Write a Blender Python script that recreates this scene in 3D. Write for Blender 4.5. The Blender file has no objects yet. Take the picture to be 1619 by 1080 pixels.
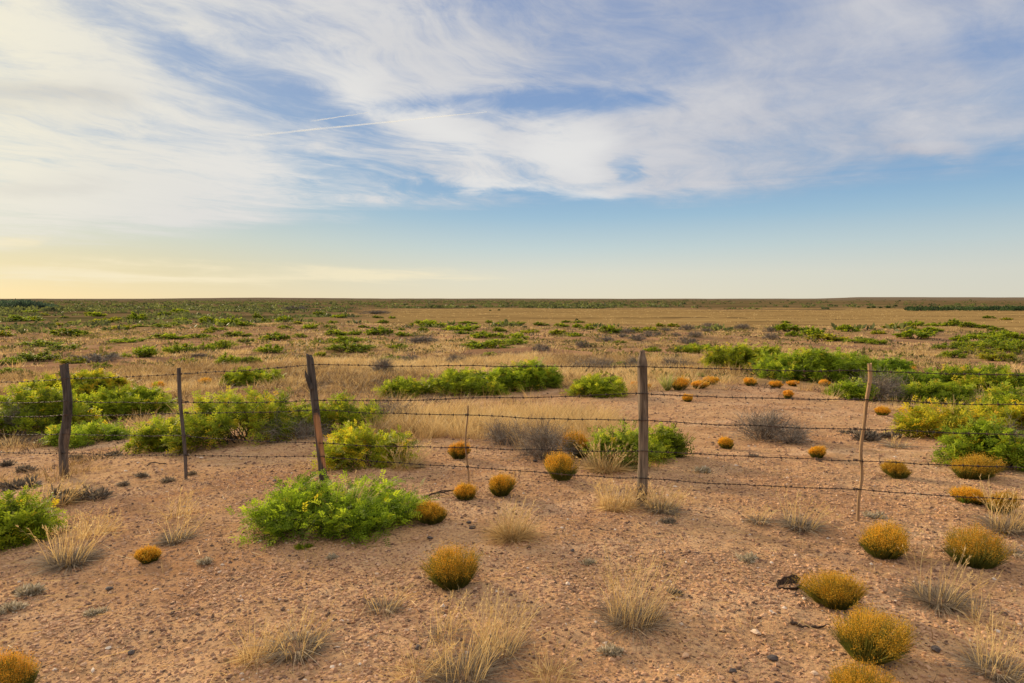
import bpy, math, random
import numpy as np
from mathutils import Vector

PI = math.pi
R = math.radians
scene = bpy.context.scene
COL = scene.collection
rng = np.random.default_rng(7)

# ------------------------------------------------------------------ camera model
FPX = 1079.0                      # focal length in pixels of the 1619 px wide photograph (24 mm)
CAMZ = 1.68
PITCH = math.atan((540 - 471.5) / FPX)


def ray(px, py):
    """direction of the view ray through a photograph pixel"""
    u = (px - 809.5) / FPX
    v = (540 - py) / FPX
    c, s = math.cos(PITCH), math.sin(PITCH)
    return np.array([u, c + v * s, -s + v * c])


def azel(px, py):
    d = ray(px, py)
    return math.degrees(math.atan2(d[0], d[1])), math.degrees(math.atan2(d[2], math.hypot(d[0], d[1])))


# ------------------------------------------------------------------ numeric noise
def _h(ix, iy, s):
    n = (ix * 374761393 + iy * 668265263 + s * 974711) & 0x7fffffff
    n = ((n ^ (n >> 13)) * 1274126177) & 0x7fffffff
    return ((n ^ (n >> 16)) & 0xffff) / 65535.0


def vnoise(x, y, s=0):
    x = np.asarray(x, float); y = np.asarray(y, float)
    ix = np.floor(x).astype(np.int64); iy = np.floor(y).astype(np.int64)
    fx = x - ix; fy = y - iy
    fx = fx * fx * fx * (fx * (fx * 6 - 15) + 10); fy = fy * fy * fy * (fy * (fy * 6 - 15) + 10)
    a = _h(ix, iy, s); b = _h(ix + 1, iy, s); c = _h(ix, iy + 1, s); d = _h(ix + 1, iy + 1, s)
    return (a + (b - a) * fx) * (1 - fy) + (c + (d - c) * fx) * fy


def fbm(x, y, s=0, o=4):
    t = 0; a = 0.5; n = 0
    for i in range(o):
        t = t + a * vnoise(x, y, s + i * 17); n += a
        x = x * 2.03 + 3.1; y = y * 2.03 - 1.7; a *= 0.5
    return t / n


def sstep(a, b, x):
    t = np.clip((x - a) / (b - a), 0, 1)
    return t * t * (3 - 2 * t)


def gauss(x, y, cx, cy, sx, sy):
    return np.exp(-(((x - cx) / sx) ** 2 + ((y - cy) / sy) ** 2))


# ------------------------------------------------------------------ terrain
KR = [0, 6, 10, 18, 26, 40, 77, 150, 300, 600, 1200, 3000, 14000]
KZ = [0, 0, -.12, -.46, -.88, -1.62, -3.0, -4.6, -6.4, -7.4, -7.8, -8.3, -9.6]


def terrain(x, y, micro=True):
    x = np.asarray(x, float); y = np.asarray(y, float)
    r = np.sqrt(x * x + y * y)
    lr = np.log1p(r)
    z = np.interp(lr, np.log1p(KR), KZ)
    far = sstep(9, 26, r)
    left = np.where(-(x + 1.5) > 20, -(x + 1.5), np.log1p(np.exp(np.clip(-(x + 1.5) * 1.6, -30, 30))) / 1.6)
    z = z - 0.085 * np.minimum(left, 9) * (1 - far)
    z = z + 0.30 * gauss(x, y, 5.0, 15.5, 4.5, 3.2) + 0.6 * gauss(x, y, 0.5, 36, 7, 6)
    z = z + (fbm(x / 3.2, y / 3.2, 3, 3) - .5) * 0.16 * sstep(5, 9, r) * (1 - sstep(60, 120, r))
    z = z + (fbm(x / 13, y / 13, 5, 3) - .5) * .8 * sstep(16, 40, r) * (1 - sstep(250, 500, r))
    z = z + (fbm(x / 70, y / 70, 9, 3) - .5) * 2.2 * sstep(70, 160, r) * (1 - sstep(160, 330, r) * 0.8)
    z = z + (fbm(x / 900, y / 900, 13, 3) - .5) * 9 * sstep(900, 4000, r)
    z = z + 9 * sstep(2500, 7000, r) * (fbm(x / 3500 + 4, y / 3500, 21, 2) - .35)
    az_ = np.degrees(np.arctan2(x, np.maximum(y, 1e-3) + 0 * x))
    z = z + sstep(4500, 7000, r) * (13 * np.exp(-((az_ + 20) / 5.5) ** 2) + 16 * sstep(23, 27, az_) + 5 * (fbm(az_ / 2.5, r * 0 + 3, 23, 3) - .5))
    if micro:
        z = z + (fbm(x / .45, y / .45, 31, 3) - .5) * 0.055 * (1 - sstep(12, 25, r))
        z = z + (fbm(x / .09, y / .09, 37, 2) - .5) * 0.016 * (1 - sstep(6, 10, r))
    return z


def cover(x, y):
    """how much of the soil dry grass covers, 0..1"""
    x = np.asarray(x, float); y = np.asarray(y, float)
    r = np.sqrt(x * x + y * y)
    n = fbm(x / 2.6, y / 2.6, 51, 3)
    n2 = fbm(x / 11, y / 7, 57, 3)
    c = 0.85 * sstep(10.5, 15, r) - 0.02
    c = c + 1.0 * gauss(x, y, 0.0, 9.6, 1.9, 1.1)
    c = c - 0.35 * gauss(x, y, -3.0, 13.5, 3.2, 1.6) - 0.45 * gauss(x, y, 1.0, 13.5, 2.2, 1.2) - 0.75 * gauss(x, y, 4.2, 12.2, 3.0, 3.0)
    c = c + 0.5 * gauss(x, y, 5.6, 6.6, .8, .9) + 0.35 * gauss(x, y, -4.6, 4.6, .6, .8)
    c = c - 0.5 * gauss(x, y, -5.5, 13.5, 2.5, 1.5)
    c = c - .27 * sstep(14, 20, r) + (n - .5) * 1.2 * sstep(7, 13, r) + (n2 - .5) * 2.5 * sstep(12, 20, r)
    return np.clip(c, 0, 1)


def plain(x, y):
    """the open golden grass flat in the middle distance"""
    r = np.sqrt(x * x + y * y)
    a = np.degrees(np.arctan2(x, y))
    w = (fbm(x / 60, y / 90, 71, 3) - .5)
    near = 150 + 60 * w + 60 * sstep(-2, -14, a)
    edge = sstep(near * .95, near * 1.12, r) * (1 - sstep(560, 680, r * (1 + .5 * w)))
    return edge * sstep(-15, -9, a + 12 * w)


def hit(px, py):
    """where the view ray through a pixel meets the ground"""
    d = ray(px, py)
    t = 1.2 * 1.012 ** np.arange(720)
    P = d[None, :] * t[:, None]
    P[:, 2] += CAMZ
    g = P[:, 2] - terrain(P[:, 0], P[:, 1], False)
    k = np.argmax(g < 0)
    if g[k] >= 0:
        k = len(t) - 1
    lo, hi = t[max(k - 1, 0)], t[k]
    for _ in range(18):
        m = (lo + hi) / 2
        p = d * m
        if CAMZ + p[2] - float(terrain(p[0], p[1], False)) < 0:
            hi = m
        else:
            lo = m
    p = d * hi
    return np.array([p[0], p[1], float(terrain(p[0], p[1]))])


# ------------------------------------------------------------------ mesh helpers
class MB:
    def __init__(self):
        self.V = []; self.F = []; self.M = []; self.A = []; self.n = 0

    def add(self, V, F, mat=0, attr=None):
        V = np.asarray(V, float).reshape(-1, 3); F = np.asarray(F, np.int64)
        if len(F) == 0:
            return self
        self.V.append(V); self.F.append(F + self.n); self.n += len(V)
        self.M.append(np.full(len(F), mat, np.int32))
        self.A.append(np.broadcast_to(np.asarray(0.5 if attr is None else attr, float), (len(F),)).copy())
        return self

    def mesh(self, name, mats, smooth=False, off=None):
        me = bpy.data.meshes.new(name)
        V = np.concatenate(self.V)
        if off is not None:
            V = V - np.asarray(off)
        tot = np.concatenate([np.full(len(f), f.shape[1], np.int32) for f in self.F])
        loops = np.concatenate([f.ravel() for f in self.F]).astype(np.int32)
        me.vertices.add(len(V)); me.vertices.foreach_set('co', V.astype(np.float32).ravel())
        me.loops.add(len(loops)); me.loops.foreach_set('vertex_index', loops)
        me.polygons.add(len(tot))
        st = np.zeros(len(tot), np.int32); st[1:] = np.cumsum(tot)[:-1]
        me.polygons.foreach_set('loop_start', st)
        me.polygons.foreach_set('material_index', np.concatenate(self.M))
        me.update(calc_edges=True)
        at = me.attributes.new('v', 'FLOAT', 'FACE')
        at.data.foreach_set('value', np.concatenate(self.A).astype(np.float32))
        me.polygons.foreach_set('use_smooth', np.full(len(tot), smooth, bool))
        for m in mats:
            me.materials.append(m)
        return me


def link(name, me, parent=None, loc=None):
    o = bpy.data.objects.new(name, me)
    COL.objects.link(o)
    if parent is not None:
        o.parent = parent
    if loc is not None:
        o.location = tuple(float(c) for c in loc)
    return o


def tag(o, label=None, cat=None, group=None, kind=None):
    if label: o['label'] = label
    if cat: o['category'] = cat
    if group: o['group'] = group
    if kind: o['kind'] = kind
    return o


def thing(name, label, cat, loc=(0, 0, 0), group=None, rz=0.0, scale=None):
    o = bpy.data.objects.new(name, None)
    COL.objects.link(o)
    o.empty_display_size = 0.1
    o.location = tuple(float(c) for c in loc); o.rotation_euler = (0, 0, rz)
    if scale is not None: o.scale = scale
    return tag(o, label, cat, group)


def norm(v):
    return v / np.maximum(np.linalg.norm(v, axis=-1, keepdims=True), 1e-9)


def perp(d, g):
    """a random unit vector perpendicular to each direction"""
    a = norm(g.normal(size=d.shape))
    return norm(np.cross(d, a))


def blades(g, P, D, L, W, bend=0.3, segs=2, tip=0.15, side=None):
    """curved tapering strips: bases P, directions D, lengths L, widths W"""
    n = len(P)
    L = np.broadcast_to(L, (n,)); W = np.broadcast_to(W, (n,)); bend = np.broadcast_to(bend, (n,))
    D = norm(D)
    S = perp(D, g) if side is None else side
    out = D.copy(); out[:, 2] = 0
    out = norm(out + g.normal(size=(n, 3)) * [.25, .25, 0] + 1e-6)
    V = np.zeros((n, (segs + 1) * 2, 3))
    for k in range(segs + 1):
        t = k / segs
        c = P + D * (L * t)[:, None] + out * (bend * L * t * t)[:, None] - np.array([0, 0, 1.]) * (bend * L * .45 * t * t)[:, None]
        w = (W * (1 - (1 - tip) * t) * .5)[:, None]
        V[:, 2 * k] = c - S * w; V[:, 2 * k + 1] = c + S * w
    base = (np.arange(n) * (segs + 1) * 2)[:, None]
    F = np.concatenate([base + np.array([[2 * k, 2 * k + 1, 2 * k + 3, 2 * k + 2]]) for k in range(segs)], 1).reshape(-1, 4)
    return V.reshape(-1, 3), F


def diamonds(P, D, S, L, W):
    """flat pointed leaf quads from root P along D, sideways S"""
    n = len(P)
    L = np.broadcast_to(L, (n,))[:, None]; W = np.broadcast_to(W, (n,))[:, None]
    V = np.stack([P, P + D * L * .45 + S * W * .5, P + D * L, P + D * L * .45 - S * W * .5], 1)
    F = np.arange(4 * n).reshape(n, 4)
    return V.reshape(-1, 3), F


def tube(mb, pts, rad, sides=6, mat=0, attr=.5, cap=True):
    pts = np.asarray(pts, float); m = len(pts)
    rad = np.broadcast_to(rad, (m,))
    T = norm(np.gradient(pts, axis=0))
    ref = np.array([0, 0, 1.]) if abs(T[0][2]) < .9 else np.array([1., 0, 0])
    A = norm(np.cross(T, ref)); B = np.cross(T, A)
    an = np.arange(sides) / sides * 2 * PI
    ring = A[:, None, :] * np.cos(an)[None, :, None] + B[:, None, :] * np.sin(an)[None, :, None]
    V = pts[:, None, :] + ring * rad[:, None, None]
    i = np.arange(m - 1)[:, None] * sides; j = np.arange(sides)[None, :]; k = (j + 1) % sides
    F = np.stack([i + j, i + k, i + k + sides, i + j + sides], -1).reshape(-1, 4)
    mb.add(V.reshape(-1, 3), F, mat, attr)
    if cap:
        for q in (0, m - 1):
            c = np.arange(sides)[None, :] if q else np.arange(sides)[None, ::-1]
            mb.add(V[q], c, mat, attr)


# ------------------------------------------------------------------ node helpers
class X:
    """a node socket with arithmetic"""
    def __init__(s, tr, so): s.tr = tr; s.so = so

    def _m(s, op, b=None, c=None, clamp=False):
        n = s.tr.nodes.new('ShaderNodeMath'); n.operation = op; n.use_clamp = clamp
        for i, q in enumerate((s, b, c)):
            if q is None: continue
            if isinstance(q, X): s.tr.links.new(q.so, n.inputs[i])
            else: n.inputs[i].default_value = float(q)
        return X(s.tr, n.outputs[0])

    def __add__(s, b): return s._m('ADD', b)
    __radd__ = __add__
    def __sub__(s, b): return s._m('SUBTRACT', b)
    def __mul__(s, b): return s._m('MULTIPLY', b)
    __rmul__ = __mul__
    def __truediv__(s, b): return s._m('DIVIDE', b)
    def pow(s, b): return s._m('POWER', b)
    def exp(s): return X(s.tr, s._m('EXPONENT').so)
    def clamp(s): return s._m('ADD', 0.0, clamp=True)
    def atan2(s, b): return s._m('ARCTAN2', b)
    def sqrt(s): return s._m('SQRT')
    def max(s, b): return s._m('MAXIMUM', b)

    def ss(s, a, b):
        n = s.tr.nodes.new('ShaderNodeMapRange'); n.interpolation_type = 'SMOOTHSTEP'
        s.tr.links.new(s.so, n.inputs[0]); n.inputs[1].default_value = a; n.inputs[2].default_value = b
        n.inputs[3].default_value = 0; n.inputs[4].default_value = 1
        return X(s.tr, n.outputs[0])

    def ramp(s, stops, interp='LINEAR'):
        n = s.tr.nodes.new('ShaderNodeValToRGB'); s.tr.links.new(s.so, n.inputs[0])
        cr = n.color_ramp; cr.interpolation = interp
        while len(cr.elements) < len(stops): cr.elements.new(.5)
        for e, (p, c) in zip(cr.elements, stops):
            e.position = p
        for e, (p, c) in zip(cr.elements, stops):
            e.color = (*c, 1) if len(c) == 3 else c
        return X(s.tr, n.outputs[0])


def mixc(tr, f, a, b, mode='MIX'):
    n = tr.nodes.new('ShaderNodeMix'); n.data_type = 'RGBA'; n.blend_type = mode
    for i, q in ((0, f), (6, a), (7, b)):
        if isinstance(q, X): tr.links.new(q.so, n.inputs[i])
        elif i == 0: n.inputs[0].default_value = q
        else: n.inputs[i].default_value = (*q, 1)
    return X(tr, n.outputs[2])


def noise(tr, vec, scale, detail=4, rough=.5, dist=0.0, out=0):
    n = tr.nodes.new('ShaderNodeTexNoise'); n.noise_dimensions = '3D'
    if vec is not None: tr.links.new(vec.so, n.inputs['Vector'])
    n.inputs['Scale'].default_value = scale; n.inputs['Detail'].default_value = detail
    n.inputs['Roughness'].default_value = rough; n.inputs['Distortion'].default_value = dist
    return X(tr, n.outputs[out])


def comb(tr, x, y, z):
    n = tr.nodes.new('ShaderNodeCombineXYZ')
    for i, q in enumerate((x, y, z)):
        if isinstance(q, X): tr.links.new(q.so, n.inputs[i])
        else: n.inputs[i].default_value = q
    return X(tr, n.outputs[0])


def mapping(tr, vec, scale=(1, 1, 1), rot=(0, 0, 0), loc=(0, 0, 0)):
    n = tr.nodes.new('ShaderNodeMapping'); tr.links.new(vec.so, n.inputs[0])
    n.inputs['Scale'].default_value = scale; n.inputs['Rotation'].default_value = rot; n.inputs['Location'].default_value = loc
    return X(tr, n.outputs[0])


def newmat(name):
    m = bpy.data.materials.new(name); m.use_nodes = True
    t = m.node_tree; t.nodes.clear()
    out = t.nodes.new('ShaderNodeOutputMaterial')
    return m, t, out


def attr(t, name):
    n = t.nodes.new('ShaderNodeAttribute'); n.attribute_name = name
    return X(t, n.outputs['Fac'])


def leafmat(name, stops, trans=.35, rough=.6, tint=True):
    """thin plant tissue: diffuse + light through it; colour varies leaf by leaf"""
    m, t, out = newmat(name)
    c = attr(t, 'v').ramp(stops)
    if tint:
        oi = t.nodes.new('ShaderNodeObjectInfo')
        c = mixc(t, 1.0, c, X(t, oi.outputs['Color']), 'MULTIPLY')
    d = t.nodes.new('ShaderNodeBsdfPrincipled'); d.inputs['Roughness'].default_value = rough
    d.inputs['Specular IOR Level'].default_value = .2
    tr = t.nodes.new('ShaderNodeBsdfTranslucent')
    mx = t.nodes.new('ShaderNodeMixShader'); mx.inputs[0].default_value = trans
    t.links.new(c.so, d.inputs['Base Color']); t.links.new(c.so, tr.inputs['Color'])
    t.links.new(d.outputs[0], mx.inputs[1]); t.links.new(tr.outputs[0], mx.inputs[2])
    t.links.new(mx.outputs[0], out.inputs[0])
    return m


GREEN = [(0, (.07, .09, .010)), (.35, (.20, .255, .016)), (.7, (.38, .45, .024)), (.86, (.52, .53, .03)), (1, (.68, .44, .025))]
M_LEAF = leafmat('mesquite_leaf', GREEN, .52)
M_TWIG = leafmat('grey_brown_twig', [(0, (.035, .025, .018)), (1, (.13, .10, .075))], .0, .85)
M_GOLD = leafmat('golden_flower', [(0, (.48, .21, .010)), (.5, (.86, .43, .022)), (1, (.97, .64, .08))], .3)
M_GSTEM = leafmat('olive_stem', [(0, (.075, .090, .016)), (.5, (.19, .185, .03)), (1, (.44, .27, .035))], .25)
M_STRAW = leafmat('dry_straw', [(0, (.16, .10, .048)), (.3, (.44, .285, .115)), (.7, (.68, .47, .19)), (1, (.80, .60, .28))], .35, .55)
M_GREY = leafmat('grey_dry_blade', [(0, (.09, .072, .055)), (.55, (.27, .215, .15)), (1, (.48, .38, .25))], .2, .7)
M_DEAD = leafmat('dead_grey_twig', [(0, (.085, .068, .050)), (.6, (.25, .205, .155)), (1, (.42, .35, .265))], .0, .85)
M_MAT = leafmat('pale_mat_leaf', [(0, (.25, .20, .12)), (.6, (.55, .46, .31)), (1, (.75, .66, .48))], .2, .8)


# ------------------------------------------------------------------ world
SUN_AZ, SUN_EL = -44.0, 15.0
STR = 0.1
VIEWK = 2 ** -.30          # the sky colours below are given as they look at the exposure set at the end


def build_world():
    w = bpy.data.worlds.new('World'); scene.world = w; w.use_nodes = True
    t = w.node_tree; t.nodes.clear()
    out = t.nodes.new('ShaderNodeOutputWorld'); bg = t.nodes.new('ShaderNodeBackground')
    bg.inputs['Strength'].default_value = STR
    sky = t.nodes.new('ShaderNodeTexSky'); sky.sky_type = 'NISHITA'; sky.sun_disc = False
    sky.sun_elevation = R(SUN_EL); sky.sun_rotation = R(SUN_AZ); sky.dust_density = 1.5; sky.altitude = 1200
    tc = t.nodes.new('ShaderNodeTexCoord')
    sp = t.nodes.new('ShaderNodeSeparateXYZ'); t.links.new(tc.outputs['Generated'], sp.inputs[0])
    x, y, z = (X(t, sp.outputs[i]) for i in range(3))
    D = 180 / PI
    az = x.atan2(y) * D
    el = z.atan2((x * x + y * y).sqrt()) * D
    # angle to the sun
    sx, sy, sz = math.sin(R(SUN_AZ)) * math.cos(R(SUN_EL)), math.cos(R(SUN_AZ)) * math.cos(R(SUN_EL)), math.sin(R(SUN_EL))
    dot = (x * sx + y * sy + z * sz)
    ang = dot._m('ARCCOSINE') * D
    glow = (ang * ang * (-1 / 15.0 ** 2)).exp()
    wide = (ang * ang * (-1 / 34.0 ** 2)).exp()
    # clear air
    e = (el / 40.0).clamp()
    mid = e.ramp([(0, (.78, .72, .55)), (.05, (.72, .71, .60)), (.105, (.53, .64, .655)), (.165, (.34, .52, .66)), (.225, (.225, .41, .63)), (.40, (.20, .33, .58)), (.62, (.20, .30, .54)), (1, (.18, .27, .50))])
    lft = e.ramp([(0, (.74, .63, .37)), (.06, (.68, .61, .38)), (.12, (.60, .63, .52)), (.2, (.42, .56, .62)), (.30, (.34, .46, .62)), (.6, (.24, .34, .56)), (1, (.20, .29, .50))])
    clear = mixc(t, (az * -1).ss(-4, 40), mid, lft)
    clear = mixc(t, az.ss(5, 42) * .30 * el.ss(9, 1), clear, (.50, .56, .58))
    nis = mixc(t, 1.0, X(t, sky.outputs[0]), (STR * 1.0, STR * 1.0, STR * 1.0), 'MULTIPLY')
    clear = mixc(t, .06, clear, nis)
    # cloud deck seen on a plane overhead
    zc = z.max(0.0) + .07
    P = comb(t, x / zc, y / zc, 0.0)
    wv = noise(t, P, .8, 3, .5, .0, 1)
    vm = t.nodes.new('ShaderNodeVectorMath'); vm.operation = 'MULTIPLY_ADD'
    t.links.new(wv.so, vm.inputs[0]); vm.inputs[1].default_value = (1.1, 1.1, 0); t.links.new(P.so, vm.inputs[2])
    Pr = mapping(t, X(t, vm.outputs[0]), (1, 1, 1), (0, 0, R(38)))
    st = noise(t, mapping(t, Pr, (.9, .30, 1), loc=(3.1, 1.7, 0)), 1.0, 9, .60, .5)
    fine = noise(t, mapping(t, Pr, (2.8, 1.0, 1), loc=(8, 2, 0)), 1.0, 8, .66, .4)
    puff = noise(t, mapping(t, P, (.9, .7, 1), loc=(2, 5, 3)), 1.3, 7, .6, .35)
    ff = noise(t, mapping(t, Pr, (7.5, 3.4, 1), loc=(1, 7, 2)), 1.0, 6, .68, .4)
    AE = comb(t, az * .045, el * .16, 0.0)
    wn = noise(t, AE, 1.6, 5, .6, .3)
    wn2 = noise(t, mapping(t, AE, (1, 1, 1), loc=(7, 3, 1)), 1.6, 5, .6, .3)
    fl = noise(t, comb(t, az * .035, el * .55, 2.0), 1.0, 5, .6, .4)      # flat wisps
    aw = az + (wn - .5) * 7.0 + (fine - .5) * 3.0
    ew = el + (wn2 - .5) * 3.6 + (st - .5) * 2.4 + (fl - .5) * 1.2

    def streak(p0, p1, thick):
        a0, e0 = azel(*p0); a1, e1 = azel(*p1)
        ca, ce = (a0 + a1) / 2, (e0 + e1) / 2
        hl = math.hypot(a1 - a0, e1 - e0) / 2 + .01
        c, s = (a1 - a0) / (2 * hl), (e1 - e0) / (2 * hl)
        th = thick / 18.8
        da, de = aw - ca, ew - ce
        u = (da * c + de * s) / hl
        v = (de * c - da * s) / th
        return (u * u * u * u * -.7 - v * v).exp()

    edge = (az * -1 / 74.0 + .5).clamp()      # 0 right .. 1 left
    bnd = edge.ramp([(0, (.41,) * 3), (.2, (.365,) * 3), (.43, (.365,) * 3), (.62, (.33,) * 3), (.81, (.235,) * 3), (1, (.125,) * 3)]) * 22.0
    over = (el + (wn - .5) * 1.8 + (fl - .5) * 3.4 + (st - .5) * 2.0 - bnd)
    base = over.ss(-.9, 1.7)
    cov = base * .74
    for p0, p1, th, s in [
        ((120, 10), (330, 110), 28, -.36), ((260, 80), (470, 180), 28, -.48), ((380, 100), (600, 215), 26, -.46),
        ((600, 160), (860, 170), 26, -.75), ((820, 165), (1060, 145), 24, -.66), ((420, 235), (700, 300), 16, -.52),
        ((975, 262), (1010, 258), 20, -.55), ((1560, 90), (1660, 140), 60, -.32), ((1130, 220), (1330, 225), 20, -.22),
        ((640, 300), (1120, 300), 11, -.35), ((900, 90), (1200, 105), 22, -.16), ((960, 5), (1050, 30), 24, -.2),
        ((380, 50), (470, 75), 14, -.2), ((1500, 120), (1560, 30), 26, -.22),
        ((830, 235), (960, 240), 34, .38), ((560, 120), (760, 240), 26, .40), ((250, 200), (560, 250), 40, .25),
        ((0, 250), (380, 330), 60, .35), ((700, 285), (1000, 300), 10, .3), ((1000, 160), (1300, 200), 30, .15), ((40, 60), (220, 160), 40, .3),
        ((560, 40), (900, 90), 40, .2), ((1420, 245), (1530, 245), 8, .35), ((1000, 210), (1450, 240), 30, .1)]:
        cov = cov + streak(p0, p1, th) * s
    cov = cov + ((st - .5) * (az.ss(25, -10) * .7 + .75) + (puff - .5) * 1.3 + (fine - .5) * (az.ss(25, -5) * .9 + .7) + (ff - .5) * (az.ss(25, -5) * .7 + .4) + (fl - .5) * .5) * base
    dens = (cov.ss(.02, 1.12) * .92 + base * .06).clamp()
    # low thin bars of cloud over the horizon on the left
    bars = (streak((-40, 440), (430, 434), 11) * 1.2 + streak((470, 438), (760, 437), 8) * .9 + streak((-60, 396), (40, 392), 8) * 1.0) * fl.ss(.36, .56)
    # cloud colour
    shade = ((st - .5) * 1.2 + (puff - .5) * 1.4 + (fine - .5) * .9 + .5).clamp()
    cg = mixc(t, shade, (.43, .45, .53), (.635, .64, .675))
    hi = (streak((830, 235), (960, 240), 44) + streak((500, 110), (800, 260), 34) + streak((250, 230), (620, 300), 60) * .8 + streak((700, 290), (960, 300), 14)).clamp()
    cg = mixc(t, hi * .85, cg, (.82, .81, .79))
    cg = mixc(t, az.ss(22, -30) * .6, cg, (.76, .755, .75))
    cg = mixc(t, wide * .5, cg, (.82, .795, .73))
    cg = mixc(t, glow * .75, cg, (.98, .91, .68))
    dark = streak((-60, 145), (200, 165), 20) * .55 + streak((0, 290), (170, 296), 10) * .25
    cg = mixc(t, dark.clamp(), cg, (.52, .51, .50))
    c = mixc(t, dens, clear, cg)
    c = mixc(t, (bars * .8).clamp(), c, (.93, .82, .57))
    warm = (ang * ang * (-1 / 10.0 ** 2)).exp()
    c = mixc(t, warm * .2, c, (1.0, .92, .64))
    # unseen upper sky, brightened as added overcast to give the ground fill light
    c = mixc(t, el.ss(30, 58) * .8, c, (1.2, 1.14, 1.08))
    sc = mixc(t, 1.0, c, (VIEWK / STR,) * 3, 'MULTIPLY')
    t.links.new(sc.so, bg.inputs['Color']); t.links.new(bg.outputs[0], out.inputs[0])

    ld = bpy.data.lights.new('sun', 'SUN'); ld.energy = 5.0; ld.angle = R(5); ld.color = (1.0, .79, .50)
    lo = bpy.data.objects.new('sun', ld); COL.objects.link(lo)
    lo.rotation_euler = (-Vector((sx, sy, sz))).to_track_quat('-Z', 'Y').to_euler()


build_world()

# ------------------------------------------------------------------ ground
def ground_material():
    m, t, out = newmat('desert_soil')
    geo = t.nodes.new('ShaderNodeNewGeometry'); P = X(t, geo.outputs['Position'])
    sp = t.nodes.new('ShaderNodeSeparateXYZ'); t.links.new(P.so, sp.inputs[0])
    x, y = X(t, sp.outputs[0]), X(t, sp.outputs[1])
    r = (x * x + y * y).sqrt()
    big = noise(t, P, .55, 4, .55)
    med = noise(t, P, 3.5, 5, .6)
    sm = noise(t, P, 42, 5, .65)
    soil = med.ramp([(.25, (.46, .255, .122)), (.5, (.63, .372, .182)), (.75, (.70, .445, .238))])
    soil = mixc(t, big.ss(.44, .66) * .6, soil, (.41, .190, .084))
    soil = mixc(t, sm.ss(.32, .60), mixc(t, .50, soil, (.20, .105, .06)), soil)
    mb_ = noise(t, P, .16, 5, .6)
    wash = noise(t, mapping(t, P, (.55, 1.5, 1), rot=(0, 0, R(-25))), 1.0, 5, .6, .6)
    soil = mixc(t, wash.ss(.50, .68) * .55, soil, (.70, .46, .27))
    soil = mixc(t, wash.ss(.44, .30) * .35, soil, (.40, .20, .095))
    soil = mixc(t, r.ss(11, 22) * .8, soil, mixc(t, mb_.ss(.4, .6), (.22, .115, .06), (.40, .215, .108)))
    vo = t.nodes.new('ShaderNodeTexVoronoi'); vo.inputs['Scale'].default_value = 46; vo.inputs['Randomness'].default_value = 1
    t.links.new(P.so, vo.inputs['Vector'])
    vd = X(t, vo.outputs['Distance']); vc = t.nodes.new('ShaderNodeSeparateColor'); t.links.new(vo.outputs['Color'], vc.inputs[0])
    v1 = X(t, vc.outputs[0]); v2 = X(t, vc.outputs[1])
    peb = vd.ss(.42, .30) * v1.ss(.55, .6)
    pc = v2.ramp([(0, (.10, .06, .042)), (.3, (.30, .17, .10)), (.7, (.50, .30, .18)), (1, (.62, .45, .31))])
    nearf = r.ss(22, 9)
    soil = mixc(t, peb * .8 * nearf, soil, pc)
    cov = attr(t, 'cover'); pl = attr(t, 'plain'); sc = attr(t, 'scrub')
    lit = noise(t, P, 1.3, 6, .65)
    straw = lit.ramp([(.3, (.16, .095, .05)), (.5, (.30, .185, .08)), (.7, (.42, .27, .115))])
    c = mixc(t, (cov * 1.2 + (lit - .5) * .8).ss(.25, .95) * .85, soil, straw)
    # golden flat: long faint streaks running across
    ps = noise(t, mapping(t, P, (.006, .05, 1)), 1.0, 6, .65)
    pcol = ps.ramp([(.34, (.12, .075, .034)), (.47, (.29, .18, .066)), (.7, (.38, .245, .092))])
    c = mixc(t, pl, c, pcol)
    fs = noise(t, mapping(t, P, (.010, .022, 1)), 1.0, 8, .72)
    fcol = fs.ramp([(.34, (.060, .050, .020)), (.45, (.115, .078, .036)), (.54, (.19, .122, .056)), (.7, (.30, .195, .085))])
    gr = noise(t, mapping(t, P, (.003, .006, 1), loc=(3, 1, 0)), 1.0, 6, .65)
    fcol = mixc(t, gr.ss(.50, .64) * .6, fcol, (.095, .10, .028))
    c = mixc(t, sc, c, fcol)
    # far land turns paler brown on the right
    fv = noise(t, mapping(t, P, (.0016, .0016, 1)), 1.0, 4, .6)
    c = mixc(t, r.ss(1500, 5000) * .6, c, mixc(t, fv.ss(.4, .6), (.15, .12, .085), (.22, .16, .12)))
    b = t.nodes.new('ShaderNodeBsdfDiffuse'); b.inputs['Roughness'].default_value = .3
    t.links.new(c.so, b.inputs['Color'])
    h = sm * .5 + noise(t, P, 130, 3, .6) * .22 + peb * .8 * nearf + med * .8
    h = h * r.ss(60, 12)
    bp = t.nodes.new('ShaderNodeBump'); bp.inputs['Distance'].default_value = .03; bp.inputs['Strength'].default_value = .9
    t.links.new(h.so, bp.inputs['Height']); t.links.new(bp.outputs[0], b.inputs['Normal'])
    t.links.new(b.outputs[0], out.inputs[0])
    return m


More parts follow.
